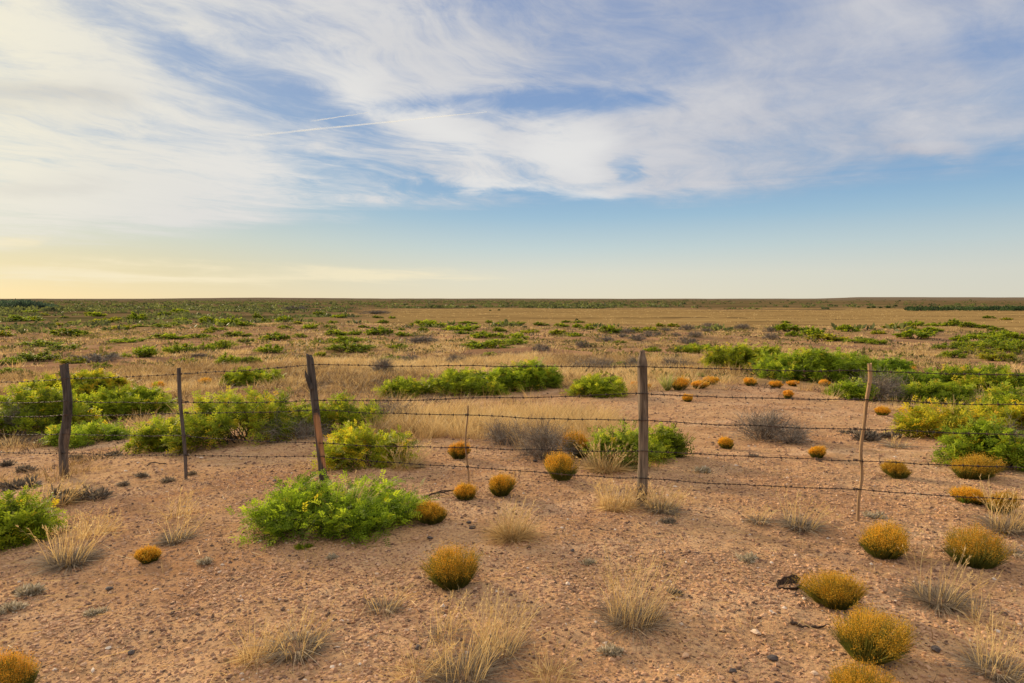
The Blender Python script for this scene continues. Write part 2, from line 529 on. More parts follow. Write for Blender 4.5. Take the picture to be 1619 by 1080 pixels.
def build_ground():
    a = np.concatenate([np.linspace(-48, 48, 720), np.linspace(48, 312, 90)[1:-1]])
    a = np.radians(a)
    rr = np.concatenate([[0.4, 1.0, 1.8], np.geomspace(2.5, 16, 260), np.geomspace(16, 300, 260)[1:], np.geomspace(300, 13500, 110)[1:]])
    A, Q = np.meshgrid(a, rr)
    x = np.sin(A) * Q; y = np.cos(A) * Q
    z = terrain(x, y)
    na, nr = len(a), len(rr)
    V = np.stack([x, y, z], -1).reshape(-1, 3)
    i = np.arange(nr - 1)[:, None] * na; j = np.arange(na)[None, :]; k = (j + 1) % na
    F = np.stack([i + j, i + j + na, i + k + na, i + k], -1).reshape(-1, 4)[:, ::-1]
    mb = MB(); mb.add(V, F)
    V2 = V[:na][::-1]
    mb.add(V2, np.arange(na)[None, :])
    me = mb.mesh('ground', [ground_material()], True)
    allv = np.concatenate([V, V2])
    X_, Y_ = allv[:, 0], allv[:, 1]
    r = np.hypot(X_, Y_)
    for nm, val in (('cover', cover(X_, Y_)), ('plain', plain(X_, Y_)),
                    ('scrub', sstep(150, 330, r) * (1 - plain(X_, Y_)))):
        at = me.attributes.new(nm, 'FLOAT', 'POINT'); at.data.foreach_set('value', val.astype(np.float32))
    o = link('ground', me); tag(o, kind='structure')


build_ground()


# ------------------------------------------------------------------ gravel
def gravel_material():
    m, t, out = newmat('gravel_stone')
    c = attr(t, 'v').ramp([(0, (.07, .05, .04)), (.15, (.20, .115, .075)), (.35, (.43, .24, .13)), (.8, (.60, .355, .195)), (.95, (.66, .45, .28)), (1, (.72, .60, .47))])
    g = t.nodes.new('ShaderNodeNewGeometry')
    n = noise(t, X(t, g.outputs['Position']), 160, 3, .6)
    c = mixc(t, n.ss(.3, .7) * .35, c, (.40, .21, .11))
    b = t.nodes.new('ShaderNodeBsdfPrincipled'); b.inputs['Roughness'].default_value = .9; b.inputs['Specular IOR Level'].default_value = .15
    t.links.new(c.so, b.inputs['Base Color']); t.links.new(b.outputs[0], out.inputs[0])
    return m


PH = (1 + 5 ** .5) / 2
ICO = norm(np.array([(-1, PH, 0), (1, PH, 0), (-1, -PH, 0), (1, -PH, 0), (0, -1, PH), (0, 1, PH), (0, -1, -PH), (0, 1, -PH), (PH, 0, -1), (PH, 0, 1), (-PH, 0, -1), (-PH, 0, 1)], float))
ICF = np.array([(0, 11, 5), (0, 5, 1), (0, 1, 7), (0, 7, 10), (0, 10, 11), (1, 5, 9), (5, 11, 4), (11, 10, 2), (10, 7, 6), (7, 1, 8), (3, 9, 4), (3, 4, 2), (3, 2, 6), (3, 6, 8), (3, 8, 9), (4, 9, 5), (2, 4, 11), (6, 2, 10), (8, 6, 7), (9, 8, 1)])
OCT = np.array([(1, 0, 0), (-1, 0, 0), (0, 1, 0), (0, -1, 0), (0, 0, 1), (0, 0, -1)], float)
OCF = np.array([(0, 2, 4), (2, 1, 4), (1, 3, 4), (3, 0, 4), (2, 0, 5), (1, 2, 5), (3, 1, 5), (0, 3, 5)])
M_STONE = gravel_material()


def polar(g, n, r0, r1, amax=43):
    r = np.sqrt(g.uniform(r0 * r0, r1 * r1, n)); a = np.radians(g.uniform(-amax, amax, n))
    return np.sin(a) * r, np.cos(a) * r


def build_gravel():
    g = np.random.default_rng(11)
    mb = MB()
    for r0, r1, n, s0, s1, T, TF in ((2.3, 4.6, 46000, .0032, .0135, ICO, ICF), (4.6, 8, 56000, .0048, .016, OCT, OCF), (8, 15, 26000, .009, .025, OCT, OCF)):
        x, y = polar(g, n, r0, r1)
        keep = (g.random(n) < .48 + .7 * sstep(.36, .6, fbm(x / .8, y / .8, 91, 3))) & (g.random(n) > cover(x, y) * .8)
        x, y = x[keep], y[keep]; n = len(x)
        s = s0 + (s1 - s0) * g.random(n) ** 3.2
        K = len(T)
        B = T[None] * (1 + (g.random((n, K, 1)) - .5) * .85)
        B = B * (s[:, None] * g.uniform(.75, 1.35, (n, 3)) * [1.15, .9, .62])[:, None, :]
        a = g.uniform(0, 2 * PI, n); c, q = np.cos(a)[:, None], np.sin(a)[:, None]
        V = np.stack([B[..., 0] * c - B[..., 1] * q, B[..., 0] * q + B[..., 1] * c, B[..., 2]], -1)
        V += np.stack([x, y, terrain(x, y) + s * .18], -1)[:, None, :]
        F = (np.arange(n) * K)[:, None, None] + TF[None]
        v = np.clip(g.beta(2.2, 1.6, n) * .9 + (g.random(n) < .02) * .5 - (g.random(n) < .085) * .6, 0, 1)
        mb.add(V.reshape(-1, 3), F.reshape(-1, 3), 0, np.repeat(v, len(TF)))
    o = link('gravel', mb.mesh('gravel', [M_STONE], False)); tag(o, kind='stuff')


build_gravel()


# ------------------------------------------------------------------ where the bushes stand (pixel column, base row, width, height)
Z1 = [(190,215,130,25),(280,235,70,20),(145,270,260,45),(400,248,50,15),(600,240,120,35),(560,225,70,18),(670,275,150,35),(740,262,80,25),(860,262,140,55),(1020,235,110,30),(1120,218,110,32),(1025,190,55,18),(40,322,110,30),(40,365,110,40),(195,295,60,18),(350,300,110,25),(450,290,70,25),(430,362,240,55),(780,318,140,35),(880,305,90,18),(1010,308,110,28),(1085,298,80,25),(1130,278,160,35),(1300,285,110,55),(1425,298,150,70),(1530,300,130,35),(1355,325,130,25),(1300,342,90,22),(1050,382,230,42),(1240,375,150,35),(800,400,200,35),(250,425,240,45),(410,455,220,50),(30,450,80,35),(230,520,250,70),(60,540,160,60),(900,495,230,90),(1130,470,200,85),(1400,445,190,70),(1280,460,120,60),(1480,368,180,40),(1540,402,120,35),(640,570,110,55),(450,535,160,60),(1160,525,130,35),(750,570,70,35),(70,595,150,45),(1420,545,150,85),(1540,535,150,55)]
Z2 = [(30,255,60,45),(80,275,70,30),(190,272,120,40),(280,285,60,20),(415,232,90,30),(540,247,90,28),(780,250,70,20),(870,252,50,18),(805,283,80,28),(1090,303,240,50),(1340,285,120,20),(1310,330,210,55),(1320,350,120,25),(1475,280,45,22),(1560,290,130,20),(1540,337,90,38),(200,315,90,25),(360,315,90,40),(480,310,80,20),(500,280,70,20),(780,355,190,60),(520,360,140,45),(690,310,70,22),(640,355,80,40),(940,365,100,35),(930,325,50,18),(130,390,200,55),(290,370,90,30),(400,415,80,45),(590,410,260,60),(600,465,300,70),(1065,330,70,28),(1430,375,170,45),(1540,372,120,35),(105,470,160,75),(420,490,90,40),(905,440,110,45),(1480,440,330,75),(880,518,200,40),(1480,485,100,30),(20,530,70,50)]
Z3 = [(60,290,130,25),(220,298,100,28),(380,278,70,18),(450,280,90,18),(345,305,100,28),(445,310,60,35),(540,298,80,22),(520,322,80,32),(330,355,130,42),(430,365,100,30),(650,345,150,60),(810,340,80,40),(900,330,90,40),(965,305,60,28),(1045,305,75,28),(60,415,140,50),(70,385,150,50),(710,405,80,22),(150,345,120,30),(910,460,110,45),(700,560,130,50),(800,555,90,60)]
Z4 = [(130,280,60,18),(515,335,130,55),(710,350,80,35),(160,335,190,60),(180,365,100,40),(300,360,150,60),(390,395,250,55),(600,405,200,40),(930,300,120,45),(800,315,110,35),(920,330,80,40),(1180,300,110,50),(1280,310,130,45),(1380,315,110,30),(1080,300,130,30),(935,380,220,60),(1450,330,100,28),(1440,362,130,35),(1540,395,180,70),(1150,445,180,55),(1350,385,170,60),(1400,440,250,80),(1560,470,200,80),(1000,355,150,40),(890,560,110,50),(1250,430,160,50),(1480,415,200,55),(1330,475,220,60),(1600,430,120,60),(1220,395,120,40),(1050,335,120,35),(1500,350,120,30),(1180,500,160,60),(1450,520,220,70),(1400,252,70,22),(1510,262,80,18),(700,415,120,40)]
ZG = [(2,1030,410,230,60),(2,980,515,130,45),(2,1260,530,120,60),(1,620,525,300,60),(1,1240,500,100,40),(3,760,345,90,35),(3,900,365,130,40),(3,820,390,110,45),(3,620,395,110,35),(3,1130,325,90,40),(3,1270,310,110,35),(3,1255,335,70,25),(3,1470,320,110,40),(3,1180,370,100,40),(3,1130,410,110,50),(3,1000,330,70,22),(3,720,370,80,30),(3,1060,362,60,25),(3,215,455,110,50),(3,480,435,90,50),(4,30,335,80,40),(4,40,385,90,50),(1,1450,520,90,40),(2,270,200,160,30),(2,760,225,200,30)]
X0 = {1: 0, 2: 400, 3: 800, 4: 1209}


HERO = [
    # px, base, width, top, label, density, yellow, tint
    (60, 688, 175, 604, 'tall green bush filling the gap left of the dark left post', 1.3, .10, (1, 1, 1)),
    (195, 662, 150, 610, 'wide bright green bush directly behind and right of the dark left post', 1.2, .06, (1, 1.02, 1)),
    (125, 628, 150, 588, 'yellowish green bush rising behind the head of the dark left post', 1.0, .3, (1.1, 1, 1)),
    (135, 706, 130, 682, 'low pale green sprawl at the foot of the dark left post', .7, .05, (.95, 1.05, 1.3)),
    (395, 708, 250, 604, 'largest bush with yellow-tipped twigs, left of the leaning split post', 1.5, .20, (.88, .90, 1)),
    (256, 712, 85, 660, 'small leafy lobe of green bush just left of the grey stake', 1.0, .1, (1, 1, 1)),
    (540, 688, 110, 622, 'dense green bush right behind the leaning split post', 1.1, .15, (1, 1, 1)),
    (578, 742, 140, 682, 'yellow-green bush growing right of the leaning post, before the straw grass', 1.2, .24, (1.12, 1.05, 1)),
    (534, 852, 276, 774, 'lush bright green bush in front of the leaning post, nearest the viewer', 2.0, .02, (.95, 1.08, 1)),
    (6, 866, 118, 790, 'green bush cut by the left edge of the photo in the foreground', 1.4, .05, (.95, 1, 1)),
    (400, 609, 90, 584, 'small bright bush behind the wires between grey stake and leaning post', .9, .08, (1, 1, 1)),
    (830, 618, 115, 566, 'round green bush halfway between leaning post and middle post', 1.1, .05, (.92, 1, 1)),
    (745, 626, 150, 586, 'long low green bush right of the thin straw-coloured stake top', 1.1, .08, (1, 1, 1)),
    (640, 629, 75, 606, 'small low green bush at the left end of the long low row', .9, .1, (1, 1, 1)),
    (948, 628, 80, 598, 'small bright green bush just left of the middle post', 1.0, .06, (1.05, 1.05, 1)),
    (980, 742, 80, 668, 'sparse pale green bush touching the middle post on its left', .8, .05, (1.05, 1.08, 1.6)),
    (1040, 728, 60, 690, 'small green bush beside the orange shrub right of the middle post', .8, .12, (1, 1, 1)),
    (1180, 592, 150, 532, 'bright green bush crowning the red bank right of the middle post', 1.2, .1, (1.05, 1, 1)),
    (1105, 560, 90, 545, 'low green bush at the left end of the red bank', 1.0, .08, (1, 1, 1)),
    (1285, 604, 200, 546, 'broad airy green bush left of the tall pale stake', 1.2, .08, (.9, .98, 1)),
    (1392, 594, 90, 564, 'darker green bush right behind the top of the pale stake', 1.0, .03, (.8, .95, 1)),
    (1345, 632, 50, 614, 'small green bush at the left foot of the grey twiggy shrub', .9, .03, (.9, 1, 1)),
    (1448, 612, 120, 588, 'low green bush right of the pale stake, below the top wire', 1.0, .04, (.9, 1, 1)),
    (1565, 624, 180, 578, 'wide green bush at the right edge between the two upper wires', 1.1, .12, (.95, .98, 1)),
    (1492, 696, 140, 634, 'yellow-dotted green bush right of the pale stake, behind the third wire', 1.0, .35, (1.1, 1, 1)),
    (1572, 744, 140, 664, 'dark green bush at the right edge above the big orange shrub', 1.1, .12, (.85, .95, 1)),
    (1625, 668, 130, 598, 'big leafy green bush cut by the right edge between second and third wire', 1.1, .15, (.92, .97, 1)),
    (1475, 640, 110, 606, 'low ragged green bush above the yellow-dotted one at right', .9, .12, (.9, .95, 1)),
    (1590, 690, 80, 622, 'upright twiggy yellow-green shrub at the right edge above the others', .8, .4, (1.05, 1, 1)),
]
ITEMS = []
for zi, Z in ((1, Z1), (2, Z2), (3, Z3), (4, Z4)):
    for (zx, zy, w, h) in Z:
        ITEMS.append((X0[zi] + zx / 3.949, 440 + zy / 3.949, w / 3.949, h / 3.949, 'green'))
for (zi, zx, zy, w, h) in ZG:
    ITEMS.append((X0[zi] + zx / 3.949, 440 + zy / 3.949, w / 3.949, h / 3.949, 'grey'))
SPOTS = []          # x, y, half-width of each bush, so that tall grass leaves it free
for (px, py, w, h, kind) in ITEMS:
    p = hit(px, py); a = w / 2 * p[1] / FPX * 1.04
    SPOTS.append((p[0], p[1] + min(a, 2.2) * .3, a))
for q in HERO:
    p = hit(q[0], q[1]); a = q[2] / 2 * p[1] / FPX
    SPOTS.append((p[0], p[1] + a * .4, a))
SPOTS = np.array(SPOTS)


def free(x, y):
    """False inside a bush and in a strip in front of it"""
    ok = np.ones(len(x), bool)
    for bx, by, a in SPOTS:
        dp = min(a, 2.2)
        ok &= ~((np.abs(x - bx) < a * .95) & (y - by < dp * 1.1) & (y - by > -dp * .9 - .05 * by))
    return ok


# ------------------------------------------------------------------ dry grass cover (uncountable)
def tufts(mb, g, x, y, hgt, nb, width, spread, lean=.55, segs=2, vlo=0., vhi=1.):
    n = len(x)
    z = terrain(x, y)
    H = np.repeat(hgt, nb)
    N = n * nb
    a = g.uniform(0, 2 * PI, N); q = np.sqrt(g.random(N)) * np.repeat(np.broadcast_to(spread, (n,)), nb)
    P = np.stack([np.repeat(x, nb) + np.cos(a) * q, np.repeat(y, nb) + np.sin(a) * q, np.repeat(z, nb) - .02], -1)
    tl = g.random(N) ** .8 * lean
    b = a + g.normal(0, .5, N)
    D = np.stack([np.cos(b) * tl + .08, np.sin(b) * tl, np.ones(N)], -1)
    V, F = blades(g, P, D, H * g.uniform(.45, 1.1, N), np.broadcast_to(width, (n,)).repeat(nb), g.uniform(.05, .5, N), segs, .2)
    tv = np.repeat(g.uniform(vlo, vhi, n), nb) + g.normal(0, .16, N)
    mb.add(V, F, 0, np.repeat(np.clip(tv, 0, 1), segs))


def build_grass():
    g = np.random.default_rng(23)
    mb = MB()
    for r0, r1, n, nb, h0, h1, wd, spr, seg in ((7.6, 14, 5200, 30, .12, .42, .006, .11, 2), (14, 30, 9000, 26, .10, .44, .012, .15, 2),
                                                (30, 75, 15000, 15, .10, .46, .028, .24, 1), (75, 200, 17000, 9, .16, .5, .08, .55, 1)):
        x, y = polar(g, n, r0, r1)
        c = cover(x, y)
        k = (g.random(n) < c * 1.15) & (g.random(n) > plain(x, y) * .75) & free(x, y)
        x, y = x[k], y[k]
        cl = fbm(x / 3, y / 3, 77, 3); v0 = np.clip((cl - .36) * 3.0, 0, .8)
        m = len(x)
        for lo, hi, vl, vh in ((0, .33, .0, .45), (.33, .62, .2, .75), (.62, 2, .45, 1.)):
            s = (v0 + g.normal(0, .12, m) >= lo) & (v0 + g.normal(0, .12, m) < hi)
            if s.sum() == 0: continue
            tufts(mb, g, x[s], y[s], h0 + (h1 - h0) * g.random(s.sum()) ** 1.8, nb, wd, spr, .7, seg, vl, vh)
    n = 420
    x = g.uniform(-1.9, 1.5, n); y = 8.4 + g.random(n) * 2.6 - .12 * x
    tufts(mb, g, x, y, g.uniform(.16, .40, n), 34, .006, .12, .7, 2, .35, 1.)
    n = 9000
    x, y = polar(g, n, 170, 640, 42)
    k = (plain(x, y) > .3) & (g.random(n) < sstep(.36, .6, fbm(x / 40, y / 12, 103, 3)))
    tufts(mb, g, x[k], y[k], g.uniform(.2, .55, k.sum()), 5, .22, .9, 1.0, 1, .1, .95)
    o = link('dry_grass', mb.mesh('dry_grass', [M_STRAW])); tag(o, kind='stuff')
    mb = MB()
    for r0, r1, n, nb, h0, h1, wd, spr in ((10, 30, 4800, 26, .06, .20, .014, .20), (30, 80, 5200, 16, .10, .28, .04, .45), (80, 240, 6500, 9, .2, .45, .14, 1.1)):
        x, y = polar(g, n, r0, r1)
        k = (g.random(n) < sstep(.46, .64, fbm(x / 5, y / 5, 87, 3)) * (cover(x, y) > .03)) & (plain(x, y) < .15)
        x, y = x[k], y[k]
        tufts(mb, g, x, y, g.uniform(h0, h1, len(x)), nb, wd, spr, 1.3, 1, .0, .6)
    o = link('low_brush', mb.mesh('low_brush', [M_GREY])); o.color = (.85, .78, .72, 1); tag(o, kind='stuff')
    # thin stalks and litter on the bare foreground soil
    mb = MB()
    n = 1800
    x, y = polar(g, n, 2.6, 10)
    k = g.random(n) < sstep(.42, .62, fbm(x / .9, y / .9, 83, 3)) + .12
    x, y = x[k], y[k]
    tufts(mb, g, x, y, g.uniform(.03, .13, len(x)), 9, .0032, .03, 1.3, 2, .2, .9)
    n = 3600
    x, y = polar(g, n, 2.4, 10)
    a = g.uniform(0, 2 * PI, n)
    D = np.stack([np.cos(a), np.sin(a), g.uniform(0, .12, n)], -1)
    V, F = blades(g, np.stack([x, y, terrain(x, y) + .012], -1), D, g.uniform(.03, .16, n), .0035, g.uniform(-.15, .15, n), 2, .4)
    mb.add(V, F, 0, np.repeat(g.random(n), 2))
    o = link('dry_litter', mb.mesh('dry_litter', [M_STRAW])); tag(o, kind='stuff')


build_grass()


# ------------------------------------------------------------------ plant generators
def bush_parts(g, a, b, h, n_stem, n_twig, n_frond, fl=.085, pairs=5, ll=.02, lw=.0065, twl=(.10, .26), yellow=.1, dead=False, tw=.004, sr=.006, flat=.8):
    """stems mesh-builder and foliage mesh-builder of a low spreading thorny shrub"""
    st, lf = MB(), MB()
    TP, TD = [], []
    sd = int(g.integers(0, 9999))
    for i in range(n_stem):
        ph = g.uniform(0, 2 * PI); rho = math.sqrt(g.random()) * .96
        lobe = .74 + .42 * float(vnoise(math.cos(ph) * 1.6 + 5, math.sin(ph) * 1.6 + rho * 1.2 + 5, sd))
        rho *= .90 + .20 * float(vnoise(math.cos(ph) * 1.5 + 15, math.sin(ph) * 1.5 + 5, sd + 1))
        top = h * min(lobe, 1.08) * (max(1 - rho ** 2.4, 0.02) ** .5) * g.uniform(flat - .45, 1.0)
        p0 = np.array([math.cos(ph) * a * rho * .38 + g.normal() * a * .08, math.sin(ph) * b * rho * .38 + g.normal() * b * .08, -.03])
        p2 = np.array([math.cos(ph) * a * rho, math.sin(ph) * b * rho, max(top, .06 * h) * .93])
        p1 = (p0 + p2) / 2 + np.array([g.normal() * .08 * a, g.normal() * .08 * b, h * g.uniform(.05, .3)])
        t = np.linspace(0, 1, 7)[:, None]
        q = (1 - t) ** 2 * p0 + 2 * t * (1 - t) * p1 + t * t * p2 + g.normal(size=(7, 3)) * .012 * h
        tube(st, q, np.linspace(sr, sr * .3, 7) * g.uniform(.7, 1.5), 4, 0, g.random(), False)
        tt = g.uniform(.30, 1.0, n_twig) ** .7
        idx = np.minimum((tt * 6).astype(int), 5); fr = (tt * 6 - idx)[:, None]
        TP.append(q[idx] * (1 - fr) + q[idx + 1] * fr)
        d = norm(q[idx + 1] - q[idx])
        rad = np.stack([np.full(n_twig, math.cos(ph)), np.full(n_twig, math.sin(ph)), np.zeros(n_twig)], -1)
        TD.append(norm(d * .6 + rad * .35 + g.normal(size=(n_twig, 3)) * .55 + [0, 0, .28]))
    TP = np.concatenate(TP); TD = np.concatenate(TD)
    n = len(TP)
    TL = g.uniform(twl[0], twl[1], n)
    if TP.shape[0]:
        V, F = blades(g, TP, TD, TL, tw, g.uniform(-.2, .3, n), 2, .4)
        st.add(V, F, 0, np.repeat(g.random(n), 2))
    if dead:
        k = 5
        P = np.repeat(TP, k, 0) + np.repeat(TD, k, 0) * (np.repeat(TL, k) * g.uniform(.2, 1, n * k))[:, None]
        D = norm(np.repeat(TD, k, 0) * .7 + g.normal(size=(n * k, 3)) * .7)
        V, F = blades(g, P, D, np.repeat(TL, k) * g.uniform(.3, .8, n * k), tw * .7, g.uniform(-.2, .3, n * k), 1, .4)
        lf.add(V, F, 0, g.random(n * k))
        return st, lf
    # fronds
    k = n_frond
    N = n * k
    s = np.tile(np.linspace(.15, 1.0, k), n)
    out = TD.copy(); out[:, 2] = 0; out = norm(out + 1e-6)
    P = np.repeat(TP, k, 0) + np.repeat(TD, k, 0) * (np.repeat(TL, k) * s)[:, None]
    D = norm(np.repeat(TD, k, 0) * .55 + g.normal(size=(N, 3)) * .62 + [0, 0, .05])
    S = norm(np.cross(D, np.array([0, 0, 1.]) + g.normal(size=(N, 3)) * .45))
    L = fl * g.uniform(.6, 1.2, N)
    cl = np.repeat(np.repeat(g.normal(0, .12, n_stem), n_twig), k) + np.repeat(g.normal(0, .08, n), k)
    yel = np.repeat(g.random(n) < yellow, k)
    v = .52 + cl * 1.2 + g.normal(0, .19, N)
    v = np.where(yel, g.uniform(.82, 1.0, N), np.clip(v, 0, .86))
    if pairs == 0:
        V, F = diamonds(P, D, S, L, lw)
        lf.add(V, F, 0, v)
        return st, lf
    m = pairs
    f = np.tile(np.linspace(.18, 1, m), N)
    PP = np.repeat(P, m, 0) + np.repeat(D, m, 0) * (np.repeat(L, m) * f)[:, None] - np.array([0, 0, 1.]) * (np.repeat(L, m) * .22 * f * f)[:, None]
    Dm = np.repeat(D, m, 0); Sm = np.repeat(S, m, 0)
    Nn = np.cross(Dm, Sm)
    for sg in (-1, 1):
        dd = norm(Dm * .55 + Sm * sg + g.normal(size=Dm.shape) * .15)
        ss = norm(np.cross(dd, Nn))
        V, F = diamonds(PP, dd, ss, ll * g.uniform(.7, 1.2, N * m) * np.repeat(1 - .0 * L, m), lw)
        lf.add(V, F, 0, np.repeat(v, m))
    return st, lf


def hero_bush(px, base, w, top, label, seed, dens=1.0, yellow=.1, tint=(1, 1, 1), depth=.8, group='green thorny bushes near the fence', frond=1.0, flat=.8):
    p = hit(px, base)
    d = math.hypot(p[0], p[1])
    a = w / 2 * p[1] / FPX * 1.08
    b = a * depth
    c = hit(px, base); dr = norm(np.array([p[0], p[1]]))
    cx, cy = p[0] + dr[0] * b * .8, p[1] + dr[1] * b * .8
    cz = float(terrain(cx, cy))
    # height so that the top reaches the pixel row
    rr = ray(px, top); tt = cy / rr[1]
    h = max(CAMZ + rr[2] * tt - cz, .12)
    g = np.random.default_rng(seed)
    area = a * b
    ns = int(np.clip(18 + 30 * area, 12, 64) * dens)
    k = np.clip(d / 6.0, .9, 3.0)
    st, lf = bush_parts(g, a * 1.0, b * .95, h * .88, int(ns * 1.15), 14, 5, fl=.098 * frond * (k ** .4), pairs=5 if d < 9 else 4, ll=.028 * k ** .7 * frond, lw=.0105 * k ** .75,
                        twl=(.08, .22), yellow=yellow, tw=.003 * k, sr=.007, flat=flat)
    t = thing('mesquite_bush', label, 'bush', (cx, cy, cz), group)
    o = link('foliage', lf.mesh('foliage', [M_LEAF]), t); o.color = (*tint, 1)
    link('stems', st.mesh('stems', [M_TWIG]), t)
    return t


for i, (px, base, w, top, lab, dn, ye, ti) in enumerate(HERO):
    hero_bush(px, base, w, top, lab, 300 + i, dn, ye, ti, flat=.72 if w > 200 else .8)


# ------------------------------------------------------------------ golden snakeweed-like domes
def dome_parts(g, a, h, ns, nf, fw, sw):
    st, fl = MB(), MB()
    ph = g.uniform(0, 2 * PI, ns); cu = g.uniform(-.30, 1, ns)            # cos of polar angle on the dome
    sd = int(g.integers(0, 999))
    lump = (.82 + .42 * vnoise(np.cos(ph) * 1.3 + 9, np.sin(ph) * 1.3 + cu * .9 + 9, sd) + .42 * (vnoise(np.cos(ph) * 3.2 + 9, np.sin(ph) * 3.2 + cu * 2 + 9, sd + 1) - .5))
    su = np.where(cu > 0, np.sqrt(1 - cu * cu), 1 + cu * .55)
    cz = h * .50
    T = np.stack([np.cos(ph) * su * a * lump, np.sin(ph) * su * a * lump, cz + cu * (h - cz) * (.55 + .45 * lump)], -1)
    T = T * np.clip(1.04 - np.abs(g.normal(0, .15, (ns, 1))) + (g.random((ns, 1)) < .16) * g.uniform(0, .26, (ns, 1)), .5, 1.32)
    T[:, 2] = np.maximum(T[:, 2], .12 * h)
    sh = g.normal(0, .22, 2)
    T[:, :2] += sh * T[:, 2:] * .8
    B = np.stack([np.cos(ph) * a * .46 * su, np.sin(ph) * a * .46 * su, np.full(ns, -.02)], -1)
    dv = T - B
    L = np.linalg.norm(dv, axis=1)
    V, F = blades(g, B, dv + g.normal(size=(ns, 3)) * .04 * L[:, None], L, sw, g.uniform(-.05, .12, ns), 3, .6)
    v = np.repeat(g.uniform(0, .5, ns), 3) + np.tile([0, .1, .3], ns) * np.repeat(cu > .1, 3)
    st.add(V, F, 0, np.clip(v, 0, 1))
    # a skirt of short green shoots round the base
    nk = int(ns * .7)
    ph2 = g.uniform(0, 2 * PI, nk); tl = g.random(nk) ** .5 * 1.1 * a / h
    Bk = np.stack([np.cos(ph2) * a * .4 * tl / (tl.max() + 1e-6), np.sin(ph2) * a * .4 * tl / (tl.max() + 1e-6), np.full(nk, -.01)], -1)
    V, F = blades(g, Bk, np.stack([np.cos(ph2) * tl, np.sin(ph2) * tl, np.ones(nk)], -1), h * g.uniform(.3, .62, nk), sw * 1.5, .1, 2, .4)
    st.add(V, F, 0, np.repeat(g.uniform(0, .35, nk), 2))
    k = (cu > g.uniform(-.12, .46, ns)) & (vnoise(T[:, 0] / a * 2.2 + 20, T[:, 1] / a * 2.2 + 20 + cu, sd + 3) > g.uniform(.05, .5, ns))
    T, dv, L = T[k], dv[k], L[k]; ns = int(k.sum())
    N = ns * nf
    D = norm(np.repeat(dv, nf, 0))
    P = np.repeat(T, nf, 0) + g.normal(size=(N, 3)) * a * .075 - D * (np.repeat(L, nf) * (g.random(N) ** 1.6 * .24 - .03))[:, None]
    DD = norm(D * .7 + g.normal(size=(N, 3)) * .8)
    V, F = diamonds(P, DD, perp(DD, g), fw * g.uniform(1., 2.2, N), fw * g.uniform(.6, 1.1, N))
    fl.add(V, F, 0, np.clip(.5 + np.repeat(g.normal(0, .14, ns), nf) + g.normal(0, .2, N), 0, 1))
    return st, fl


